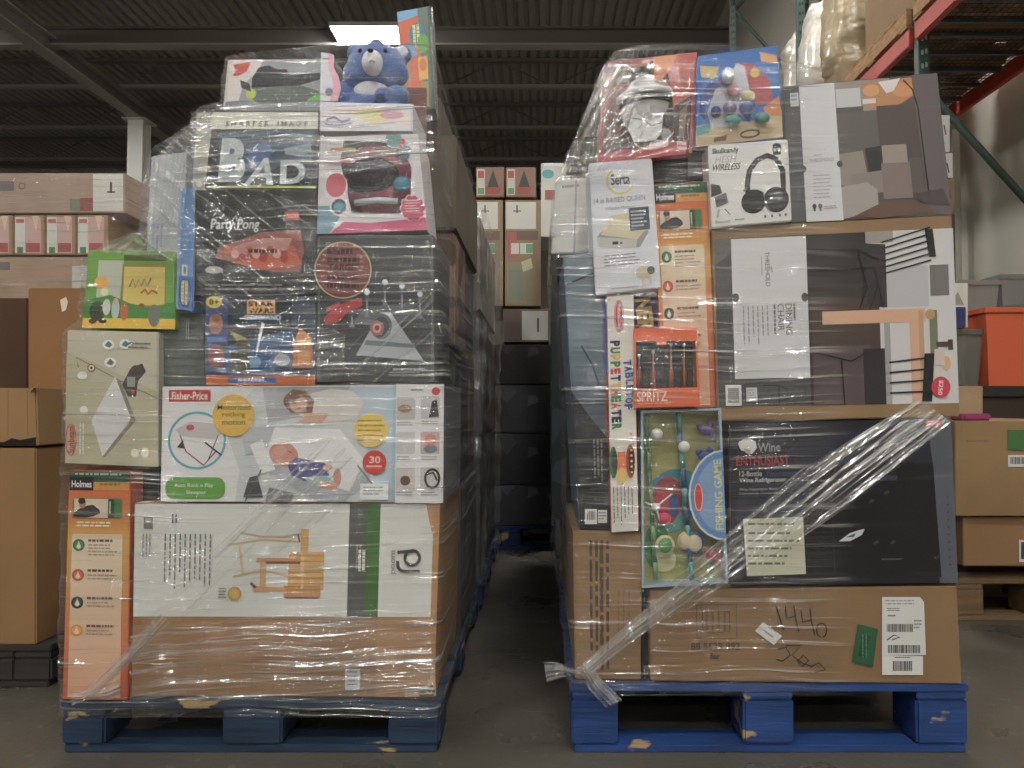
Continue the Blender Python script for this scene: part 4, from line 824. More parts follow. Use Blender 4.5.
b = MB(.045); b.poly([(634, 108), (664, 100), (663, 128), (656, 140), (634, 142), (628, 128)], (214, 216, 216)); b.poly([(664, 100), (678, 97), (678, 126), (668, 126), (662, 128)], (26, 26, 28)); b.greek(665, 108, 676, 111, 1, (180, 180, 180)); b.greek(640, 108, 658, 112, 2, (150, 152, 154)); b.line([(632, 118), (644, 120), (652, 126), (662, 122)], 1.4, (130, 132, 134)); b.ell(666, 134, 5, 6, (150, 146, 144)); b.build('insert_card', hb)
pane((603, 66, 690, 150), .028, None, hb, seed=9)

# air mattress box
b = carton((590, 160, 657, 291), -0.02, .16, (206, 208, 216), [(589, 163), (652, 158), (661, 288), (596, 295)])
b.ring(622, 180, 14, 13, 2.2, (200, 190, 84), a=40, b=240); b.ring(623, 180, 13, 13, 1.4, (206, 196, 96), a=30, b=60); b.text('Serta', 612, 173, 632, 184, (34, 34, 40), bold=.015); b.text('14 in RAISED QUEEN', 593, 196, 647, 202, (74, 74, 84)); b.text('Inflatable Mattress', 605, 205, 636, 208.5, (130, 130, 140))
b.poly([(594, 234), (606, 222), (644, 218), (648, 234), (638, 248), (600, 244)], (150, 150, 150)); b.poly([(598, 232), (610, 214), (640, 212), (646, 230), (636, 240)], (200, 192, 160)); b.poly([(594, 234), (636, 240), (634, 248), (596, 244)], (186, 184, 176)); b.ell(602, 222, 5, 6, (206, 206, 200)); b.rect(610, 240, 616, 243, (40, 40, 44)); b.rect(618, 241, 620, 243, (40, 40, 44)); b.rect(629, 208, 650, 231, (62, 72, 86)); b.greek(631, 211, 648, 229, 5, (176, 182, 190), fill=.5, seed=4)
b.greek(600, 253, 644, 266, 4, (120, 120, 128), fill=.3, seed=6); b.greek(606, 286, 635, 288, 1, (150, 150, 156)); b.ell(641, 273, 9, 6, (190, 180, 150)); b.ell(648, 272, 4, 4, (84, 74, 60)); b.rect(638, 277, 641, 287, (196, 188, 164)); b.rect(646, 276, 648, 286, (196, 188, 164)); b.rect(631, 288, 632, 289, (206, 208, 216))
b.build('air_mattress_box', label='white air mattress box hanging crooked with a yellow swoosh logo', cat='box')

# second heater box, half covered
heater((655, 182, 716, 408), [(653, 184), (708, 181), (717, 407), (663, 409)], 0.02, .22, 'orange heater box behind the white air mattress box, in the right pile')
fill((653, 150, 709, 181), .06, .3, (34, 34, 36), 'black box wedged under the helmet box, right pile', art=lambda b: (b.rect(688, 152, 708, 176, (96, 98, 100)), b.greek(655, 164, 680, 172, 2, (60, 60, 62))), cat='box', name='black_box_or_shade')
b = carton((630, 292, 662, 408), 0.045, .2, (52, 44, 58), None); b.text('NERF', 637, 298, 653, 338, (190, 166, 70), rot=90, bold=.05, ang=-8); b.poly([(654, 292), (662, 292), (662, 330), (657, 330)], (74, 40, 50)); b.build('blaster_box', label='dark purple box edge with yellow block letters behind the orange-framed box', cat='box')
# orange-framed fairy light box
bb = tray((634, 328, 699, 407), -0.028, .045, (218, 98, 38), (44, 44, 44), [(634, 328), (697, 328), (700, 406), (634, 408)], w=2)
bb.y = -.028
bb.rect(634, 328, 699, 341, (222, 98, 40)); bb.rect(657, 340, 667, 345, (222, 98, 40)); bb.rect(634, 388, 699, 407, (220, 96, 38)); bb.text('SPRITZ', 637, 391, 667, 401, (238, 224, 212), bold=.005); bb.greek(638, 402.5, 672, 404.5, 1, (238, 190, 150)); bb.greek(692, 391, 697, 393, 1, (240, 190, 150))
sp = bb.build('fairy_light_box', label='orange box with a clear window showing small wands, right pile', cat='box')
for x, t in ((653, 352), (671, 345), (684, 345), (639, 356)):
    b = MB(); b.tube([P(x, 388, -.005), P(x, 372, -.005), P(x, 368, -.005), P(x, t, -.005)], [.006, .006, .0025, .0015], mat((160, 84, 70), .3)); b.ball(P(x, t, -.005), (.004, .004, .005), mat((206, 206, 210), .2), 10, 6); b.build('light_wand', sp)
pane((637, 341, 696, 387), -.0275, None, sp)

# picture frame / screen box at the far left
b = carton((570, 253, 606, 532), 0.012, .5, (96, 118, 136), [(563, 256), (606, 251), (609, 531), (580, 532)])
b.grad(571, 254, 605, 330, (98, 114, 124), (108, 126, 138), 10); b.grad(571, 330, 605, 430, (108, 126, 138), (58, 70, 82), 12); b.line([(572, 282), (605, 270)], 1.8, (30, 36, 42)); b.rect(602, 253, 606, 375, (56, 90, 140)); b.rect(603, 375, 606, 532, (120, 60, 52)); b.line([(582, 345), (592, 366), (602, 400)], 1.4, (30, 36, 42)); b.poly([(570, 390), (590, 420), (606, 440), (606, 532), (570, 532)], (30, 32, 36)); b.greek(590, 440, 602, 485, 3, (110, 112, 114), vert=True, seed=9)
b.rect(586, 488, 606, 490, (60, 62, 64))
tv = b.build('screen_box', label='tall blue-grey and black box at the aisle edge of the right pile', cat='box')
b = MB(.012 - .004); b.rect(585, 509, 597, 524, (206, 208, 208)); b.barcode(587, 511, 595, 520, 2); b.rect(598, 510, 607, 523, (196, 198, 198), dy=.0078); b.greek(599, 512, 606, 521, 3, (110, 110, 112)); b.build('barcode_label', tv, label='white barcode labels')

# puppet theatre box
b = carton((608, 296, 636, 532), -0.015, .30, (212, 208, 198), [(606, 296), (634, 294), (639, 531), (611, 533)], side=(176, 66, 52))
b.rect(607, 296, 609, 375, (70, 116, 176)); b.ell(620.5, 317, 5, 16, (196, 44, 44)); b.ring(620.5, 317, 4, 14.5, .6, (236, 200, 200)); b.text('Melissa&Doug', 618, 305, 623, 330, (240, 232, 226), rot=90, bold=.01)
cols = [(34, 44, 84), (40, 120, 60), (222, 170, 60), (54, 130, 64), (196, 60, 48), (38, 40, 80), (222, 170, 56), (206, 96, 44), (54, 130, 60), (210, 110, 50), (36, 46, 86)]
for k, ch in enumerate('PUPPETTEATER'[:11]):
    pass
for k, ch in enumerate('PUPPETTHEATER'):
    b.text(ch, 611, 341 + k * 6.9, 621, 346.8 + k * 6.9, cols[k % 11], rot=90, bold=.06)
for k, ch in enumerate('TABLETOP'):
    b.text(ch, 624 + math.sin(k / 7 * math.pi) * 2, 361 + k * 6.3, 632 + math.sin(k / 7 * math.pi) * 2, 366.4 + k * 6.3, (40, 86, 150), rot=90, bold=.05)
for k in range(16): b.ell(611 + (k * 13) % 22, 300 + (k * 29) % 150, 1, 1, ((190, 90, 80), (90, 120, 180), (150, 150, 156))[k % 3])
b.ell(612, 462, 4, 16, (46, 108, 60)); b.ell(613, 462, 3, 12, (40, 60, 40)); b.rect(616, 452, 624, 472, (222, 110, 48)); b.ell(620, 476, 5, 8, (220, 180, 70)); b.ell(629, 462, 4.5, 17, (176, 56, 46)); b.ell(630, 462, 3.2, 14, (70, 30, 30))
for k in range(5): b.ell(630, 451 + k * 5.5, 1.2, 1.2, (226, 196, 120))
b.greek(611, 487, 633, 525, 6, (110, 110, 112), vert=True, seed=8, fill=.3)
b.build('puppet_theater_box', label='narrow white box lettered sideways for a tabletop puppet theater', cat='box')

# fishing game box
bb = tray((641, 409, 724, 586), -0.008, .05, (150, 176, 190), (158, 156, 82), [(641, 411), (721, 408), (728, 583), (642, 588)], w=2.2)
bb.ell(690, 470, 60, 70, (176, 172, 84)) if False else None
fish = bb.build('fishing_game_box', label='clear-fronted fishing game box with toy rods on an olive backing', cat='box')
def rod(x0, y0, x1, y1, m1, m2, yy, r=.006):
    b = MB(); n = 9
    for k in range(n):
        a = (x0 + (x1 - x0) * k / n, y0 + (y1 - y0) * k / n); c = (x0 + (x1 - x0) * (k + 1) / n, y0 + (y1 - y0) * (k + 1) / n)
        b.tube([P(*a, yy), P(*c, yy)], r, m1 if k % 2 else m2, 8)
        b.tube([P(a[0] - 2.5, a[1], yy), P(a[0] + 2.5, a[1], yy)], r * .7, m1, 6)
    b.build('toy_rod', fish)
rod(646, 416, 656, 580, mat((60, 120, 66), .4), mat((112, 146, 92), .4), .02)
rod(678, 414, 692, 580, mat((42, 92, 140), .4), mat((64, 160, 168), .4), .015, .007)
for (x, y) in ((657, 434), (684, 447)):
    b = MB(); b.ball(P(x, y, .008), (.015, .012, .015), mat((222, 222, 216), .35)); b.build('float_ball', fish)
b = MB(.036); b.ell(678, 495, 30, 26, (52, 132, 150)); b.ell(672, 505, 18, 28, (60, 150, 130)); b.ell(668, 498, 15, 22, (150, 48, 60)); b.poly([(652, 500), (662, 488), (674, 492), (682, 510), (672, 524), (660, 516)], (184, 44, 60)); b.ell(674, 506, 5, 12, (50, 84, 140)); b.ell(657, 546, 13, 24, (44, 130, 70)); b.ell(664, 560, 12, 12, (206, 200, 150)); b.build('sea_picture', fish)
for (x, y, cc, rr, c2) in ((665, 545, (72, 150, 66), 10, (206, 190, 150)), (694, 543, (206, 190, 150), 11, (50, 96, 176)), (686, 541, (214, 196, 150), 9, (196, 180, 140))):
    b = MB(); c = P(x, y, .016); b.ball(c, (rr / 400, .008, rr / 380), mat(c2, .4), 20, 8); b.ball(off(c, 0, -.005, 0), (rr / 540, .006, rr / 500), mat(cc, .4), 18, 8); b.build('reel', fish)
b = MB(); b.tube([P(645, 502, .01), P(656, 507, .006), P(672, 494, .008)], .0022, mat((224, 224, 220), .4), 6); b.tube([P(656, 507, .006), P(660, 522, .008)], .0022, mat((224, 224, 220), .4), 6); b.ball(P(656, 507, .006), (.012, .006, .011), mat((220, 220, 216), .4), 12, 8); b.ball(P(664, 519, .012), (.018, .009, .016), mat((206, 40, 84), .3), 14, 8); b.build('winding_handle', fish)
for (x, y, cc) in ((706, 430, (96, 72, 140)), (705, 456, (44, 76, 140)), (713, 556, (190, 48, 52))):
    b = MB(); m = mat(cc, .5); c = P(x, y, .02)
    b.ball(c, (.019, .006, .014), m, 16, 8); b.ball(off(c, .012, 0, .014), (.010, .005, .010), m, 12, 8); b.ball(off(c, -.016, 0, .010), (.009, .005, .009), m, 12, 8); b.ball(off(c, .016, 0, -.012), (.008, .005, .010), m, 12, 8); b.build('sea_creature', fish)
b = MB(-.0095, (641, 409, 724, 586), [(641, 411), (721, 408), (728, 583), (642, 588)])
b.ell(724, 497, 36, 46, (190, 204, 220)); b.ell(724, 497, 34, 44, (88, 134, 188)); b.ell(724, 497, 29, 38, (116, 156, 200)); b.ell(698, 498, 5, 15, (200, 60, 50)); b.ring(698, 498, 4, 13.5, .7, (236, 214, 210)); b.text('FISHING GAME', 714, 461, 722, 532, (206, 206, 120), rot=-90, bold=.02); b.text('CATCH & COUNT', 706, 470, 711, 525, (150, 160, 150), rot=-90); b.build('round_label', fish, label='blue round title label')
pane((643, 411, 722, 584), -.0085, [(643, 413), (719, 410), (726, 581), (644, 586)], fish, seed=4)

# rest of the right pile
inner(X(643), X(649), .03, .5, HR + .001, Z(594), (26, 26, 28), 'black filler strip for the shade in the gap between the two bottom cartons', 'paint', 'black_box_or_shade', cat='box')  # black strip paints the shade between the two cartons
def ipx(px0, px1, y0, y1, z0, z1, c, label, kind='card', name='carton', group=None, cat='carton', art=None):
    return inner(X(px0), X(px1), y0, y1, z0, z1, c, label, kind, name, group, cat)
ipx(575, 955, .62, 1.17, HR + .001, .55, (110, 86, 58), 'brown carton low at the back of the right pile')
ipx(575, 955, .60, 1.17, .555, 1.0, (50, 52, 58), 'dark carton half way up the back of the right pile', 'mottle')
ipx(580, 950, .56, 1.17, 1.005, 1.36, (74, 76, 80), 'grey carton high at the back of the right pile', 'mottle')
ipx(640, 930, .56, 1.10, 1.365, 1.66, (120, 100, 80), 'tan carton topmost at the back of the right pile')
b = carton((553, 178, 592, 252), 0.20, .34, (206, 206, 200), [(556, 180), (592, 177), (592, 252), (551, 254)]); b.greek(560, 184, 580, 190, 1, (150, 150, 148), seed=3); b.rect(574, 180, 576, 252, (170, 170, 166)); b.build('white_box', label='plain white box in film beside the air mattress box', cat='box')
b = carton((552, 256, 566, 520), 0.54, .34, (44, 50, 56), None, 'mottle'); b.build('dark_box', label='dark upright box behind the tall blue-grey box on the aisle edge', cat='box')
# white and brown boxes showing just right of the lamp carton
for k, (x0, y0, x1, y1, cc, lb) in enumerate(((930, 115, 950, 152, (206, 204, 200), 'small white box right of the lamp carton, topmost of its stack'), (928, 153, 953, 178, (206, 204, 200), 'small white box right of the lamp carton, above the brown one'), (928, 179, 955, 213, (132, 104, 70), 'small brown box right of the lamp carton, below two white boxes'))):
    b = carton((x0, y0, x1, y1), 3.0, .35, cc, None, kind='card'); b.line([(x1 - 6, y0 + 10), (x1 - 4, y0 + 20)], 1.4, (70, 70, 72)); b.build('small_box', label=lb, cat='box')

inner(P(926, 300, 3.0)[0], P(955, 300, 3.0)[0], 2.98, 3.4, 0.0, P(940, 214, 3.0)[2], (70, 58, 46), 'tall brown carton behind the right pile carrying three small boxes', 'card')
# ================================================================== BACKGROUND, left
pal = (84, 78, 70)
pallet('dark_pallet', P(-60, 600, .45)[0], P(62, 600, .50)[0], .45, 1.0, Z(645, .45) - .001, (56, 52, 48), 'old dark pallet under the big plain carton at the left edge', None, None, 'wood')
yb = .45
b = carton((-60, 448, 36, 645), yb, .28, (150, 112, 66), None, kind='card', rough=.6, bev=.004); b.greek(-40, 500, 0, 512, 2, (110, 80, 46)); b.build('big_cardboard_carton', label='big plain brown carton at the left edge, standing on the dark pallet', cat='carton')
# torn carton with open flaps
b = MB(yb, (-60, 385, 40, 447)); b.prism([(-60, 388), (36, 388), (38, 446), (-60, 446)], yb, yb + .27, mat((162, 124, 76), .6, 'card'), .004)
pts = [(-60, 446), (-60, 440), (8, 442), (14, 436), (24, 440), (36, 438), (36, 446)]
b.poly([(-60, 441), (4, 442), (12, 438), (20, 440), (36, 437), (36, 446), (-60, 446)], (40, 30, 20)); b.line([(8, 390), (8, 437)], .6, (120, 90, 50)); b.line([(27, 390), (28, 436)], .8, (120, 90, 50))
b.add([P(30, 392, yb - .003), P(36, 386, yb - .02), P(40, 382, yb + .12), P(33, 388, yb + .1)], [(0, 1, 2, 3)], mat((176, 140, 90), .6, 'card'))
b.build('torn_carton', label='torn brown carton lying on the big plain carton at the left edge', cat='carton')
b = carton((28, 288, 92, 618), .75, .14, (146, 102, 58), None, kind='card', rough=.6); b.build('upright_carton', label='upright plain brown carton left of the cream heating pad box', cat='carton')
bo = MB(.75 - .003); bo.poly([(60, 300), (66, 297), (68, 302), (66, 310), (62, 312)], (226, 214, 190)); bo.build('tape_patch', bpy.data.objects['upright_carton'], label='shiny torn tape patch')
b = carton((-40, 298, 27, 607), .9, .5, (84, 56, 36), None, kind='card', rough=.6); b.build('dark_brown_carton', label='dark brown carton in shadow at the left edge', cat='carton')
PK = (206, 176, 164)
yf = 1.75
def back_box(nom, y, depth, c, name, label, cat='box', art=None, group=None, kind='card'):
    b = carton(nom, y, depth, c, None, kind=kind, rough=.5)
    if art: art(b)
    return b.build(name, label=label, cat=cat, group=group)
def a1(b):
    b.rect(-2, 181, 14, 191, (120, 116, 120)); b.ring(22, 186, 3, 3, 1, (120, 100, 90)); b.rect(93, 174, 123, 211, (214, 214, 204)); b.line([(111, 182), (111, 193)], 2, (60, 74, 62)); b.line([(107, 192), (115, 192)], 1.4, (60, 74, 62)); b.rect(80, 198, 93, 211, (160, 90, 84)); b.rect(70, 199, 80, 211, (130, 140, 120))
back_box((-120, 173, 125, 213), yf, 1.0, (186, 160, 142), 'long_tan_box', 'long tan box with a white end label, topmost of the wrapped stack at left', art=a1)
for k, (x0, x1) in enumerate(((-48, -18), (-17, 13), (14, 45), (46, 76), (77, 108))):
    def a2(b, x0=x0, x1=x1):
        b.rect(x0 + 1, 217, x0 + 11, 253, (216, 216, 208)); b.rect(x0 + 3, 247, x0 + 9, 253, (76, 140, 88)); b.rect(x0 + 2, 219, x0 + 10, 223, (196, 110, 100)); b.rect(x0 + 11, 217, x1 - 4, 253, (208, 172, 166)); b.rect(x0 + 12, 243, x1 - 5, 252, (176, 88, 88)); b.poly([(x0 + 18, 216), (x0 + 25, 216), (x0 + 22, 232)], (226, 200, 170))
    back_box((x0, 215, x1, 255), yf, 1.0, (176, 140, 106), 'tree_box', ('pink and white box edge, leftmost in the row under the long tan box', 'pink and white box, second from left in the row under the long tan box', 'pink and white box, third from left in the row under the long tan box', 'pink and white box, fourth from left in the row under the long tan box', 'pink and white box, rightmost in the row under the long tan box')[k], art=a2, group='pink and white boxes in the wrapped stack at left')
def a3(b):
    b.rect(0, 262, 10, 270, (120, 116, 116)); b.rect(72, 266, 90, 296, (206, 204, 196))
back_box((-120, 257, 112, 300), yf, 1.0, (182, 152, 128), 'long_tan_box', 'long tan box low in the wrapped stack at left, above the brown cartons', art=a3)
inner(P(-120, 300, yf)[0], P(112, 300, yf)[0], yf, yf + 1.0, .12, P(0, 301, yf)[2], (150, 118, 86), 'large carton at the bottom of the wrapped stack at left')
pallet('wooden_pallet', P(-120, 600, yf)[0], P(112, 600, yf)[0], yf, 1.0, .118, (120, 96, 64), 'plain wooden pallet under the wrapped stack at left, behind brown cartons', None, None, 'wood')

# ================================================================== BACKGROUND, aisle
y2 = 1.34
pallet('wooden_pallet', -1.2, -.25, y2, 1.15, .14, (30, 54, 110), 'blue pallet in the dark aisle just behind the left pile')
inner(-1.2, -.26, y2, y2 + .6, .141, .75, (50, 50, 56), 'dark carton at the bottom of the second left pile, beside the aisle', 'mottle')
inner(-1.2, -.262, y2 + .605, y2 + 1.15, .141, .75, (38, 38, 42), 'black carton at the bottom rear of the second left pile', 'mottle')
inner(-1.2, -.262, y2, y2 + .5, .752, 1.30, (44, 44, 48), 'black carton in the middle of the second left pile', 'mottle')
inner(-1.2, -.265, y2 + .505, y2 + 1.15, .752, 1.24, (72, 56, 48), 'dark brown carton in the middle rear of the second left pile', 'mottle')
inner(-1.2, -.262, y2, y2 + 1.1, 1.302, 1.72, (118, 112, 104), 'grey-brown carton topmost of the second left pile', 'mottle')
pallet('wooden_pallet', .09, 1.1, y2, 1.15, .14, (130, 104, 66), 'bare wooden pallet in the dark aisle behind the right pile', None, None, 'wood')
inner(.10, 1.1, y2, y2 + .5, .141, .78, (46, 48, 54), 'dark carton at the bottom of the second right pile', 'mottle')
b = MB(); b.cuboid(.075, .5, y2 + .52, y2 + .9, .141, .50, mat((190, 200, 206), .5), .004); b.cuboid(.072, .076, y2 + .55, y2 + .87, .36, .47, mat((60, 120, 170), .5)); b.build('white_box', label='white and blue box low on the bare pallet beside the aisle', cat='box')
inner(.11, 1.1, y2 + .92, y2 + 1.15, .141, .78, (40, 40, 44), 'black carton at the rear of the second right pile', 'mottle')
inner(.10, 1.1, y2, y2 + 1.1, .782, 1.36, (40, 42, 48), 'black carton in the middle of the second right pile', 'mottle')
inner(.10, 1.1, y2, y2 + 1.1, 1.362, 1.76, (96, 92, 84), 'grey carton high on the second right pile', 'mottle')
def a4(b): b.ell(548, 174, 6, 4.5, (76, 170, 176)); b.rect(545, 190, 556, 200, (170, 90, 90)); b.rect(544, 162, 562, 166, (226, 226, 222))
back_box((541, 163, 566, 237), 2.0, .35, (216, 214, 206), 'white_box', 'white box with a teal oval on top of the second right pile', art=a4)
# end stack: tree cartons
y3 = 2.75
def tree_art(x0, x1, y0, y1):
    def f(b):
        w = x1 - x0; b.rect(x0 + 1, y0 + 1, x1 - 1, y1 - 1, (146, 104, 88)); b.rect(x0 + 1, y0 + 2, x0 + 9, y1 - 2, (196, 190, 178)); b.rect(x0 + 2, y0 + 4, x0 + 8, y0 + 11, (186, 70, 60)); b.rect(x0 + 2, y1 - 9, x0 + 8, y1 - 3, (90, 150, 100)); c = (x0 + x1) / 2 + 3
        b.poly([(c, y0 + 3), (c + 6, y1 - 9), (c - 6, y1 - 9)], (50, 56, 44)); b.poly([(c - 8, y1 - 10), (c + 8, y1 - 10), (c + 6, y1 - 3), (c - 7, y1 - 3)], (166, 66, 54))
    return f
for k, (x0, x1) in enumerate(((476, 504), (506, 536))):
    back_box((x0, 167, x1, 197), y3, .8, (150, 122, 90), 'tree_box', ('small box printed with a dark tree, left one at the end of the aisle', 'small box printed with a dark tree, right one at the end of the aisle')[k], art=tree_art(x0, x1, 167, 197), group='tree boxes at the end of the aisle')
def tall_art(x0, x1, lab):
    def f(b):
        b.rect(x0 + 1, 202, x1 - 5, 229, (212, 210, 200)); b.line([(x0 + 12, 205), (x0 + 12, 213)], 1.4, (80, 84, 78)); b.line([(x0 + 8, 211), (x0 + 16, 211)], 1, (80, 84, 78)); b.rect(x0 + 1, 231, x1 - 3, 240, (120, 96, 84)); b.rect(x0 + 2, 232, x0 + 12, 258, (176, 96, 88)); b.rect(x0 + 6, 243, x0 + 14, 254, (220, 206, 198)); b.rect(x0 + 15, 243, x1 - 8, 254, (206, 210, 200)); b.rect(x1 - 15, 244, x1 - 8, 253, (110, 160, 118)); b.rect(x0 + 2, 262, x1 - 5, 304, (146, 134, 108)); b.rect(x0 + 4, 270, x0 + 18, 300, (128, 136, 112))
        if lab: b.poly([(x0 + 16, 262), (x1 - 10, 258), (x1 - 8, 268), (x0 + 18, 272)], (196, 190, 150))
    return f
for k, (x0, x1) in enumerate(((473, 503), (505, 541))):
    back_box((x0, 200, x1, 306), y3, .8, (160, 134, 98), 'tall_tree_carton', ('tall tan carton with white label, left one at the end of the aisle', 'tall tan carton with white label, right one at the end of the aisle')[k], art=tall_art(x0, x1, k), group='tall cartons at the end of the aisle')
def a5(b): b.rect(522, 311, 548, 340, (196, 196, 190)); b.line([(538, 318), (538, 332)], 2, (80, 90, 84)); b.rect(504, 310, 521, 341, (104, 84, 82))
back_box((503, 309, 549, 342), y3, .8, (130, 108, 90), 'white_labelled_box', 'low box with white end label under the tall cartons', art=a5)
xa, xb = P(470, 400, y3)[0], P(552, 400, y3)[0]
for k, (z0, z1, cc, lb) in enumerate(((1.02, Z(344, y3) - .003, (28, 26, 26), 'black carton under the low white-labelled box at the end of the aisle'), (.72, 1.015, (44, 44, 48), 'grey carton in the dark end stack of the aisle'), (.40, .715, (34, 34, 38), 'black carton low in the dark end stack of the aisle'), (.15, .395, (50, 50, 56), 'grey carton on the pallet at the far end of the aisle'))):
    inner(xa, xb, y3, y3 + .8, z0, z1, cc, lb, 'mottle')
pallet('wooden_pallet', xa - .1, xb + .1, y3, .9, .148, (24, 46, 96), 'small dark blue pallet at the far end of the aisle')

# ================================================================== BACKGROUND, right
yr = 1.2
pallet('wooden_pallet', P(955, 600, yr)[0], P(1130, 600, yr)[0], yr, .88, .17, (126, 98, 60), 'plain wooden pallet under the brown cartons at the right edge', None, None, 'wood')
def a6(b): b.greek(966, 440, 990, 444, 1, (130, 96, 56))
c1 = back_box((963, 517, 1120, 566), yr, .8, (150, 112, 70), 'cardboard_carton', 'brown carton on the pallet at the right edge, below the larger one', 'carton')
c2 = back_box((955, 421, 1120, 516), yr - .03, .85, (152, 118, 74), 'cardboard_carton', 'larger brown carton at the right edge with a green and a barcode sticker', 'carton', art=a6)
b = MB(yr - .034); b.rect(1008, 430, 1030, 450, (62, 110, 58)); b.build('green_sticker', c2)
b = MB(yr - .034); b.rect(1008, 455, 1030, 467, (206, 206, 202)); b.barcode(1010, 457, 1028, 464); b.build('barcode_label', c2)
b = MB(yr - .004); b.rect(1019, 540, 1040, 562, (206, 206, 206)); b.rect(1021, 542, 1036, 559, (60, 66, 90)); b.build('barcode_label', c1)
b = MB(); q0 = P(957, 420, yr + .05); b.cuboid(q0[0], q0[0] + .12, yr + .0, yr + .12, Z(421, yr - .03) + .001, Z(421, yr - .03) + .03, mat((150, 44, 96), .5), .008); b.build('magenta_packet', label='small magenta packet on the brown carton by the right pile', cat='packet')
# shelf of tubs further back
yt = 2.1
ztab = Z(386, yt)
inner(P(925, 400, yt)[0], P(1120, 400, yt)[0], yt, yt + .8, 0.0, ztab - .06, (60, 44, 34), 'dark brown carton below the tubs at the right edge')
b = MB(); b.cuboid(P(925, 400, yt)[0], P(1120, 400, yt)[0], yt - .02, yt + .82, ztab - .058, ztab, mat((40, 36, 34), .6), .004); b.build('dark_board', label='dark board carrying the tubs at the right edge', cat='board')
back_box((930, 386, 983, 424), yr + .35, .25, (166, 138, 104), 'tan_box', 'open tan box beside the right pile, below the clear tubs')
def tub(x0, y0, x1, y1, y, dep, c, name, label, kind, taper=.02, rim=True, rough=.35):
    a = P(x0, y0, y); d = P(x1, y1, y); z0 = d[2]; z1 = a[2]; b = MB(); m = mat(c, rough, kind); t = taper; w = .006
    def ringv(e, z): return [(a[0] + e, y + e, z), (d[0] - e, y + e, z), (d[0] - e, y + dep - e, z), (a[0] + e, y + dep - e, z)]
    vs = ringv(t, z0) + ringv(0, z1) + ringv(w, z1) + ringv(t + w, z0 + w); fs = [(3, 2, 1, 0), (12, 13, 14, 15)]
    for i in range(4):
        j = (i + 1) % 4; fs += [(i, j, 4 + j, 4 + i), (4 + i, 4 + j, 8 + j, 8 + i), (8 + i, 8 + j, 12 + j, 12 + i)]
    b.add(vs, fs, m); o = b.build(name, label=label, cat='tub')
    if rim:
        b = MB(); e = -.012
        b.cuboid(a[0] + e, d[0] - e, y + e, y + .001, z1 - .025, z1 + .004, m, .003); b.cuboid(a[0] + e, a[0] + .001, y, y + dep, z1 - .025, z1 + .004, m, .003); b.cuboid(d[0] - .001, d[0] - e, y, y + dep, z1 - .025, z1 + .004, m, .003); b.cuboid(a[0] + e, d[0] - e, y + dep - .001, y + dep - e, z1 - .025, z1 + .004, m, .003)
        b.build('rim', o)
    return o
tub(986, 308, 1085, 386, yt + .0, .45, (214, 88, 36), 'orange_tub', 'orange plastic tub standing at the right edge', 'paint')
tub(951, 330, 984, 386, yt + .05, .4, (120, 120, 112), 'clear_tub', 'clear grey tub beside the orange tub, nearest the floor of its stack', 'bin')
tub(951, 281, 1000, 329, yt + .50, .35, (150, 152, 146), 'clear_tub', 'clear grey tub stacked behind, directly left of the orange tub', 'bin')
tub(1001, 275, 1080, 305, yt + .50, .35, (140, 142, 140), 'clear_tub', 'clear grey tub standing behind and above the orange tub', 'bin')
inner(P(951, 330, yt + .5)[0], P(1085, 330, yt + .5)[0], yt + .47, yt + .8, ztab + .001, P(951, 329, yt + .5)[2] - .002, (96, 98, 94), 'grey carton behind the orange tub carrying the clear tubs', 'card')
b = carton((944, 307, 966, 328), yt - .0, .04, (38, 52, 110), None); b.y = yt
b.build('blue_box', label='small blue box among the clear tubs beside the right pile', cat='box')
b = carton((945, 283, 968, 328), yt + .10, .04, (210, 208, 200), None); b.poly([(948, 305), (958, 292), (964, 305)], (150, 148, 140)); b.build('white_box', label='small white box in front of the clear tubs beside the right pile', cat='box')
o_ = bpy.data.objects
b = MB(); x = 3.85; b.cuboid(x - .04, x + .04, 5.0, 5.1, 0, 3.45, mat((214, 210, 200), .5), .01); b.build('white_post', label='white square post against the wall, right of the lamp carton', cat='post')

# loads on the rack
wmn = mat((190, 142, 84), .6, 'wood'); zb = ZB + .14
def rack_pallet(y0, label):
    r = empty('rack_pallet', (RX + .5, y0 + .6, zb), label, 'pallet', None)
    for k in range(7):
        y = y0 + k * .18; b = MB(); b.cuboid(RX - .08, RX + .98, y, y + .12, zb + .13, zb + .15, wmn, .003); b.build('deck_board', r)
    for x in (RX - .08, RX + .43, RX + .94):
        b = MB(); b.cuboid(x, x + .045, y0, y0 + 1.2, zb + .02, zb + .129, wmn, .003); b.build('stringer', r)
    for y in (y0, y0 + .54, y0 + 1.08):
        b = MB(); b.cuboid(RX - .08, RX + .98, y, y + .12, zb, zb + .02, wmn, .003); b.build('bottom_board', r)
rack_pallet(.95, 'wooden pallet on the red rack beams nearest the camera, seen through the wire deck')
rack_pallet(3.20 + .30, 'bare wooden pallet up on the red rack beams beside the wrapped sacks')
rack_pallet(4.76, 'wooden pallet under the big wrapped sacks on the rack')
inner(RX - .02, RX + .92, .98, 2.1, zb + .151, zb + 1.0, (96, 74, 50), 'dark brown carton on the nearest rack pallet above the wire deck')
rack_pallet(2.2, 'wooden pallet on the red rack beams, second from the camera, seen from below')
inner(RX - .02, RX + .92, 2.25, 3.3, zb + .151, zb + 1.0, (84, 66, 48), 'brown carton on the second rack pallet above the wire deck')
inner(RX + .10, RX + .9, 3.55, 4.6, zb + .151, zb + .8, (150, 118, 78), 'brown carton on the bare rack pallet beside the wrapped sacks')
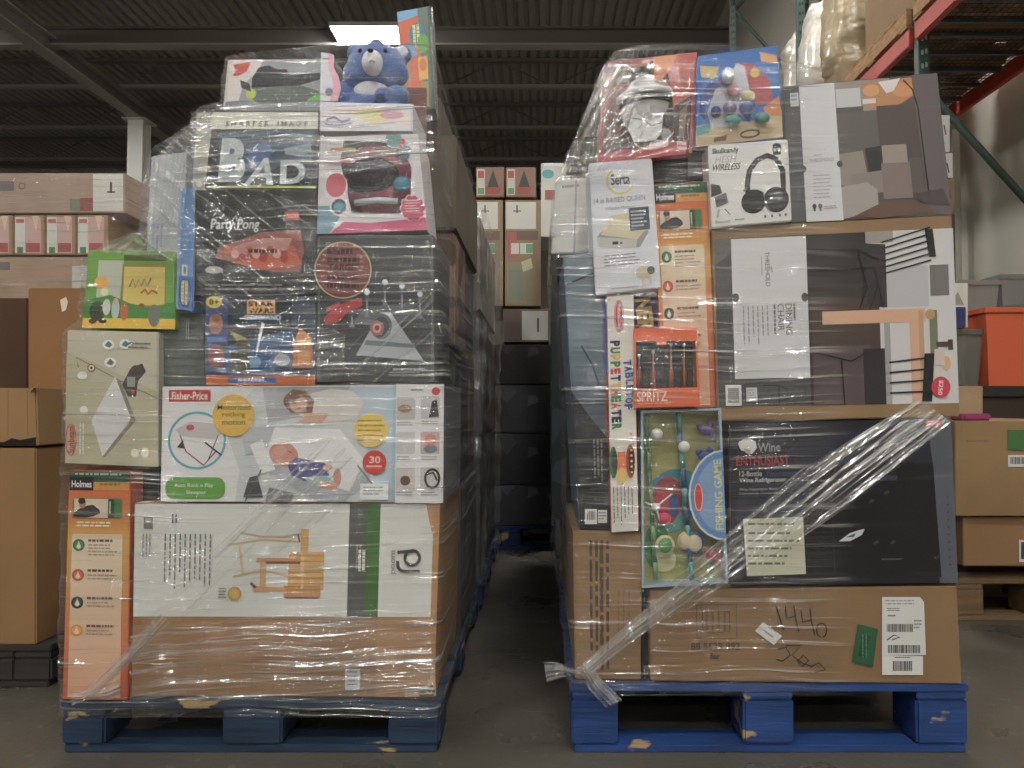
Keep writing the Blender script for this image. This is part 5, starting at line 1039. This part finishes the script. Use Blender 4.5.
def sack(c, r3, col, label, seed):
    b = MB(); b.ball((0, 0, 0), (1, 1, 1), mat(col, .2, 'sackfilm'), 48, 32)
    vs = []
    for v in b.v:
        p = [math.copysign(abs(q) ** .6, q) for q in v]; n = 1 + .06 * math.sin(5 * v[0] + seed) * math.cos(7 * v[2] + seed * 2) + .025 * math.sin(19 * v[2] + 9 * v[1] + 6 * v[0]) + .02 * math.sin(31 * v[0] - 13 * v[2])
        vs.append((c[0] + p[0] * r3[0] * n, c[1] + p[1] * r3[1] * n, max(c[2] + p[2] * r3[2] * n, zb + .155)))
    b.v = vs; b.build('wrapped_sack', label=label, cat='sack')
zs = zb + .155
sack((RX + .40, 5.10, zs + .62), (.46, .30, .64), (186, 168, 132), 'cream wrapped sack on the rack, nearest of three', 1)
sack((RX + .38, 5.72, zs + .60), (.45, .28, .62), (214, 208, 196), 'shiny white wrapped sack on the rack, middle one of three', 2)
sack((RX + .40, 6.32, zs + .62), (.46, .30, .64), (206, 196, 176), 'shiny cream wrapped sack on the rack, farthest of three', 3)

# ================================================================== STRETCH FILM
def lerp(a, b, t): return a + (b - a) * t
def wrap_film(name, label, levels, m, yf=-.035, yb=1.21, nz=170, amp=.004, seed=1, parent=None, rad=.03):
    """levels: (py, px left, px right) at the front plane, top to bottom"""
    rr = random.Random(seed); lv = [(P(540, py, 0)[2], P(xl, py, 0)[0], P(xr, py, 0)[0]) for py, xl, xr in levels]
    lv.sort(); z0, z1 = lv[0][0], lv[-1][0]; rows = []
    ph = [rr.random() * 6.28 for _ in range(8)]
    for j in range(nz + 1):
        z = z0 + (z1 - z0) * j / nz
        for k in range(len(lv) - 1):
            if lv[k][0] <= z <= lv[k + 1][0]: break
        t = (z - lv[k][0]) / (lv[k + 1][0] - lv[k][0] or 1); xl = lerp(lv[k][1], lv[k + 1][1], t); xr = lerp(lv[k][2], lv[k + 1][2], t)
        row = []
        def pt(x, y, nx, ny):
            d = amp * (math.sin(61 * z + 5 * x + 3 * y + ph[0]) * .5 + math.sin(133 * z + 9 * x - 7 * y + ph[1]) * .35 * math.sin(3 * x + ph[2]) + math.sin(17 * z + 4 * x + ph[3]) * .5)
            row.append((x + nx * d, y + ny * d, z))
        n = 46
        for i in range(n): pt(lerp(xl + rad, xr - rad, i / (n - 1)), yf, 0, -1)
        for i in range(1, 5): a = i / 5 * math.pi / 2; pt(xr - rad + rad * math.sin(a), yf + rad - rad * math.cos(a), math.sin(a), -math.cos(a))
        for i in range(30): pt(xr, lerp(yf + rad, yb - rad, i / 29), 1, 0)
        for i in range(20): pt(lerp(xr - rad, xl + rad, i / 19), yb, 0, 1)
        for i in range(30): pt(xl, lerp(yb - rad, yf + rad, i / 29), -1, 0)
        for i in range(1, 5): a = i / 5 * math.pi / 2; pt(xl + rad - rad * math.cos(a), yf + rad - rad * math.sin(a), -math.cos(a), -math.sin(a))
        rows.append(row)
    n = len(rows[0]); b = MB(); vs = [p for r_ in rows for p in r_]
    b.add(vs, [(j * n + i, j * n + (i + 1) % n, (j + 1) * n + (i + 1) % n, (j + 1) * n + i) for j in range(nz) for i in range(n)], m, True)
    return b.build(name, parent, label=label, cat='stretch wrap' if label else None)
FL = film_mat('film_left', veil=.045, amount=.72, lo=.56, haze=.05, stretch=(1.4, 1.4, 100))
FR = film_mat('film_right', veil=.05, amount=.72, lo=.56, fade=(X(585), X(632), .05))
FV = film_mat('film_aisle', veil=.06, amount=.42, lo=.48, stretch=(14, 14, 2.5), gloss=.16)
FB = film_mat('film_back', veil=.05, amount=.6, lo=.56)
FD = film_mat('film_diagonal', veil=.03, amount=.55, lo=.47, stretch=(70, 2, 2), gloss=.14)
FT = film_mat('film_bunched', veil=.30, amount=.6, lo=.42, stretch=(20, 8, 8), gloss=.12)

wl = wrap_film('stretch_wrap', 'clear wrinkled stretch film wound around the left pile',
          [(712, 62, 441), (600, 62, 443), (470, 64, 446), (400, 65, 447), (332, 66, 446), (322, 80, 442), (262, 84, 440), (244, 108, 438), (234, 142, 437), (160, 148, 436), (148, 158, 436), (128, 190, 435), (110, 202, 435), (106, 222, 434), (60, 226, 434), (50, 330, 434)], FL, nz=230)
wr = wrap_film('stretch_wrap', 'clear stretch film wound around the right pile, tight at its left side',
          [(690, 568, 966), (530, 568, 965), (420, 566, 963), (262, 556, 960), (225, 552, 957), (190, 552, 954), (165, 562, 952), (120, 582, 948), (80, 598, 944), (66, 604, 780), (54, 612, 779), (50, 640, 700)], FR, seed=3, nz=220)
wrap_film('stretch_wrap', 'clear stretch film around the stack of long boxes at left', [(178, -122, 124), (300, -122, 124)], FB, nz=60) if False else None
def stack_wrap(label, x0, x1, y0, y1, z0, z1, m, seed=5, n=60):
    b = MB(); rr = random.Random(seed); rows = []
    ph = [rr.random() * 6 for _ in range(4)]
    loop = [(x0 + (x1 - x0) * i / 19, y0, 0, -1) for i in range(20)] + [(x1, y0 + (y1 - y0) * i / 19, 1, 0) for i in range(1, 20)] + [(x1 - (x1 - x0) * i / 10, y1, 0, 1) for i in range(1, 11)] + [(x0, y1 - (y1 - y0) * i / 19, -1, 0) for i in range(1, 19)]
    for j in range(n + 1):
        z = z0 + (z1 - z0) * j / n
        rows.append([(x + nx * d, y + ny * d, z) for x, y, nx, ny in loop for d in (.006 * math.sin(50 * z + 4 * x + 3 * y + ph[0]) + .004 * math.sin(23 * z + 6 * x + ph[1]),)])
    k = len(loop); b.add([p for r_ in rows for p in r_], [(j * k + i, j * k + (i + 1) % k, (j + 1) * k + (i + 1) % k, (j + 1) * k + i) for j in range(n) for i in range(k)], m, True)
    return b.build('stretch_wrap', label=label, cat='stretch wrap')
stack_wrap('clear stretch film around the stack of long boxes at left', P(-124, 200, yf)[0], P(127, 200, yf)[0], yf - .03, yf + 1.03, .5, P(0, 171, yf)[2], FB)
stack_wrap('stretch film around the second pile on the left side of the aisle', -1.23, -.232, y2 - .03, y2 + 1.18, .12, 1.74, FV, 7)
stack_wrap('stretch film around the second pile on the right side of the aisle', .065, 1.13, y2 - .03, y2 + 1.18, .12, 1.78, FV, 8)

def ribbon(name, parent, rows_px, m, nu=90, nv=60, y=-.05, folds=9, amp=.006, label=None, bulge=0.0):
    """rows_px: list of ((px, py), (px, py)) edge pairs along the length; pleats run along it"""
    b = MB(); vs = []; n = len(rows_px) - 1
    for i in range(nu + 1):
        t = i / nu * n; k = min(int(t), n - 1); f = t - k; f = f * f * (3 - 2 * f) if n > 2 else f
        A = [lerp(rows_px[k][0][q], rows_px[k + 1][0][q], f) for q in (0, 1)]; B = [lerp(rows_px[k][1][q], rows_px[k + 1][1][q], f) for q in (0, 1)]
        w = math.hypot(A[0] - B[0], A[1] - B[1]) / 388
        for j in range(nv + 1):
            s = j / nv; px, py = lerp(A[0], B[0], s), lerp(A[1], B[1], s)
            yy = y - (amp + .05 * min(w, .05)) * (.5 + .5 * math.sin(s * folds * 6.28 + 1.3 * math.sin(s * 9 + i * .02))) - bulge * math.sin(s * math.pi)
            vs.append(P(px, py, yy))
    b.add(vs, [(i * (nv + 1) + j, (i + 1) * (nv + 1) + j, (i + 1) * (nv + 1) + j + 1, i * (nv + 1) + j + 1) for i in range(nu) for j in range(nv)], m, True)
    return b.build(name, parent, label=label)
ang = math.atan2(270, 365)
FDR = film_mat('film_strands_right', veil=.05, amount=.95, lo=.47, stretch=(1.2, 2, 95), rot=(0, math.atan2(235, 300), 0), gloss=.14, warp=.02)
FDL = film_mat('film_strands_left', veil=.04, amount=.55, lo=.52, stretch=(1.2, 2, 75), rot=(0, math.atan2(190, 190), 0), gloss=.14, warp=.02)
ribbon('diagonal_strands', wr, [((584, 666), (590, 672)), ((640, 612), (648, 632)), ((690, 566), (735, 582)), ((800, 470), (858, 500)), ((920, 398), (953, 424))], FDR, folds=11, y=-.046, amp=.004)
ribbon('bunched_rope', wr, [((582, 664), (592, 674)), ((630, 622), (640, 636)), ((690, 575), (702, 590))], FT, folds=3, y=-.06, amp=.012, bulge=.006)
ribbon('bunched_tail', wr, [((544, 662), (547, 682)), ((556, 662), (560, 678)), ((574, 669), (578, 674)), ((590, 662), (586, 674))], FT, folds=3, y=-.05, amp=.012, bulge=.01, nu=50, nv=30)
ribbon('bunched_tail', wr, [((590, 664), (580, 670)), ((602, 680), (588, 688)), ((622, 700), (606, 708))], FT, folds=3, y=-.05, amp=.012, bulge=.01, nu=50, nv=30)
ribbon('diagonal_strands', wl, [((78, 694), (86, 700)), ((120, 655), (130, 668)), ((176, 585), (196, 608)), ((250, 515), (290, 545)), ((330, 430), (372, 480))], FDL, folds=8, y=-.046, amp=.003)
FDD = film_mat('film_strands_falling', veil=.03, amount=.6, lo=.55, stretch=(1.0, 2, 85), rot=(0, -math.radians(38), 0), gloss=.12, warp=.03)
FH = film_mat('film_heavy_turns', veil=.06, amount=.95, lo=.50, stretch=(1.5, 1.5, 90), rot=(0, math.radians(4), 0), gloss=.12, warp=.06, haze=.08)
FDU = film_mat('film_strands_rising', veil=.02, amount=.8, lo=.53, stretch=(1.4, 2, 95), rot=(0, math.radians(42), 0), gloss=.12, warp=.03)
ribbon('strand_patch', wl, [((190, 190), (200, 310)), ((250, 186), (260, 306)), ((318, 210), (318, 290))], FDD, folds=4, y=-.047, amp=.003)
ribbon('strand_patch', wl, [((205, 126), (205, 190)), ((270, 128), (270, 190))], FDD, folds=3, y=-.049, amp=.003)
ribbon('strand_patch', wl, [((345, 350), (350, 386)), ((390, 310), (400, 384)), ((434, 290), (436, 384))], FDU, folds=4, y=-.047, amp=.003)
ribbon('heavy_turns', wl, [((190, 112), (192, 188)), ((260, 102), (260, 186)), ((320, 104), (330, 176)), ((432, 106), (434, 160))], FH, folds=4, y=-.052, amp=.003)  # extra film turns; their pale streaks and haze paint in a glare patch
ribbon('heavy_turns', wl, [((205, 325), (205, 372)), ((330, 328), (330, 378)), ((345, 335), (345, 376))], FH, folds=4, y=-.052, amp=.003)
ribbon('heavy_turns', wl, [((130, 628), (130, 700)), ((300, 612), (300, 700)), ((430, 622), (434, 694))], FH, folds=5, y=-.052, amp=.003)
ribbon('bunched_rope', wl, [((82, 694), (90, 700)), ((120, 658), (127, 666)), ((160, 612), (170, 622))], FT, folds=3, y=-.056, amp=.010, bulge=.005)
ribbon('bunched_tail', wl, [((70, 690), (72, 706)), ((86, 693), (87, 699)), ((106, 684), (110, 700)), ((118, 680), (122, 694))], FT, folds=3, y=-.05, amp=.010, bulge=.008, nu=50, nv=30)
FS = film_mat('film_shoulder', veil=.10, amount=.85, lo=.5, stretch=(1.2, 2, 70), rot=(0, math.radians(62), 0), gloss=.14, warp=.02)
ribbon('shoulder_film', wr, [((612, 56), (680, 150)), ((590, 100), (640, 158)), ((562, 172), (592, 172))], FS, folds=10, y=-.045, amp=.004)
ribbon('shoulder_film', wl, [((152, 160), (205, 112)), ((146, 232), (186, 190)), ((92, 250), (178, 262))], film_mat('film_shoulder_left', veil=.14, amount=.7, lo=.52, stretch=(1.4, 2, 60), rot=(0, math.radians(-38), 0), gloss=.16, warp=.03), folds=8, y=-.045, amp=.004)
print('objects', len(S.objects))
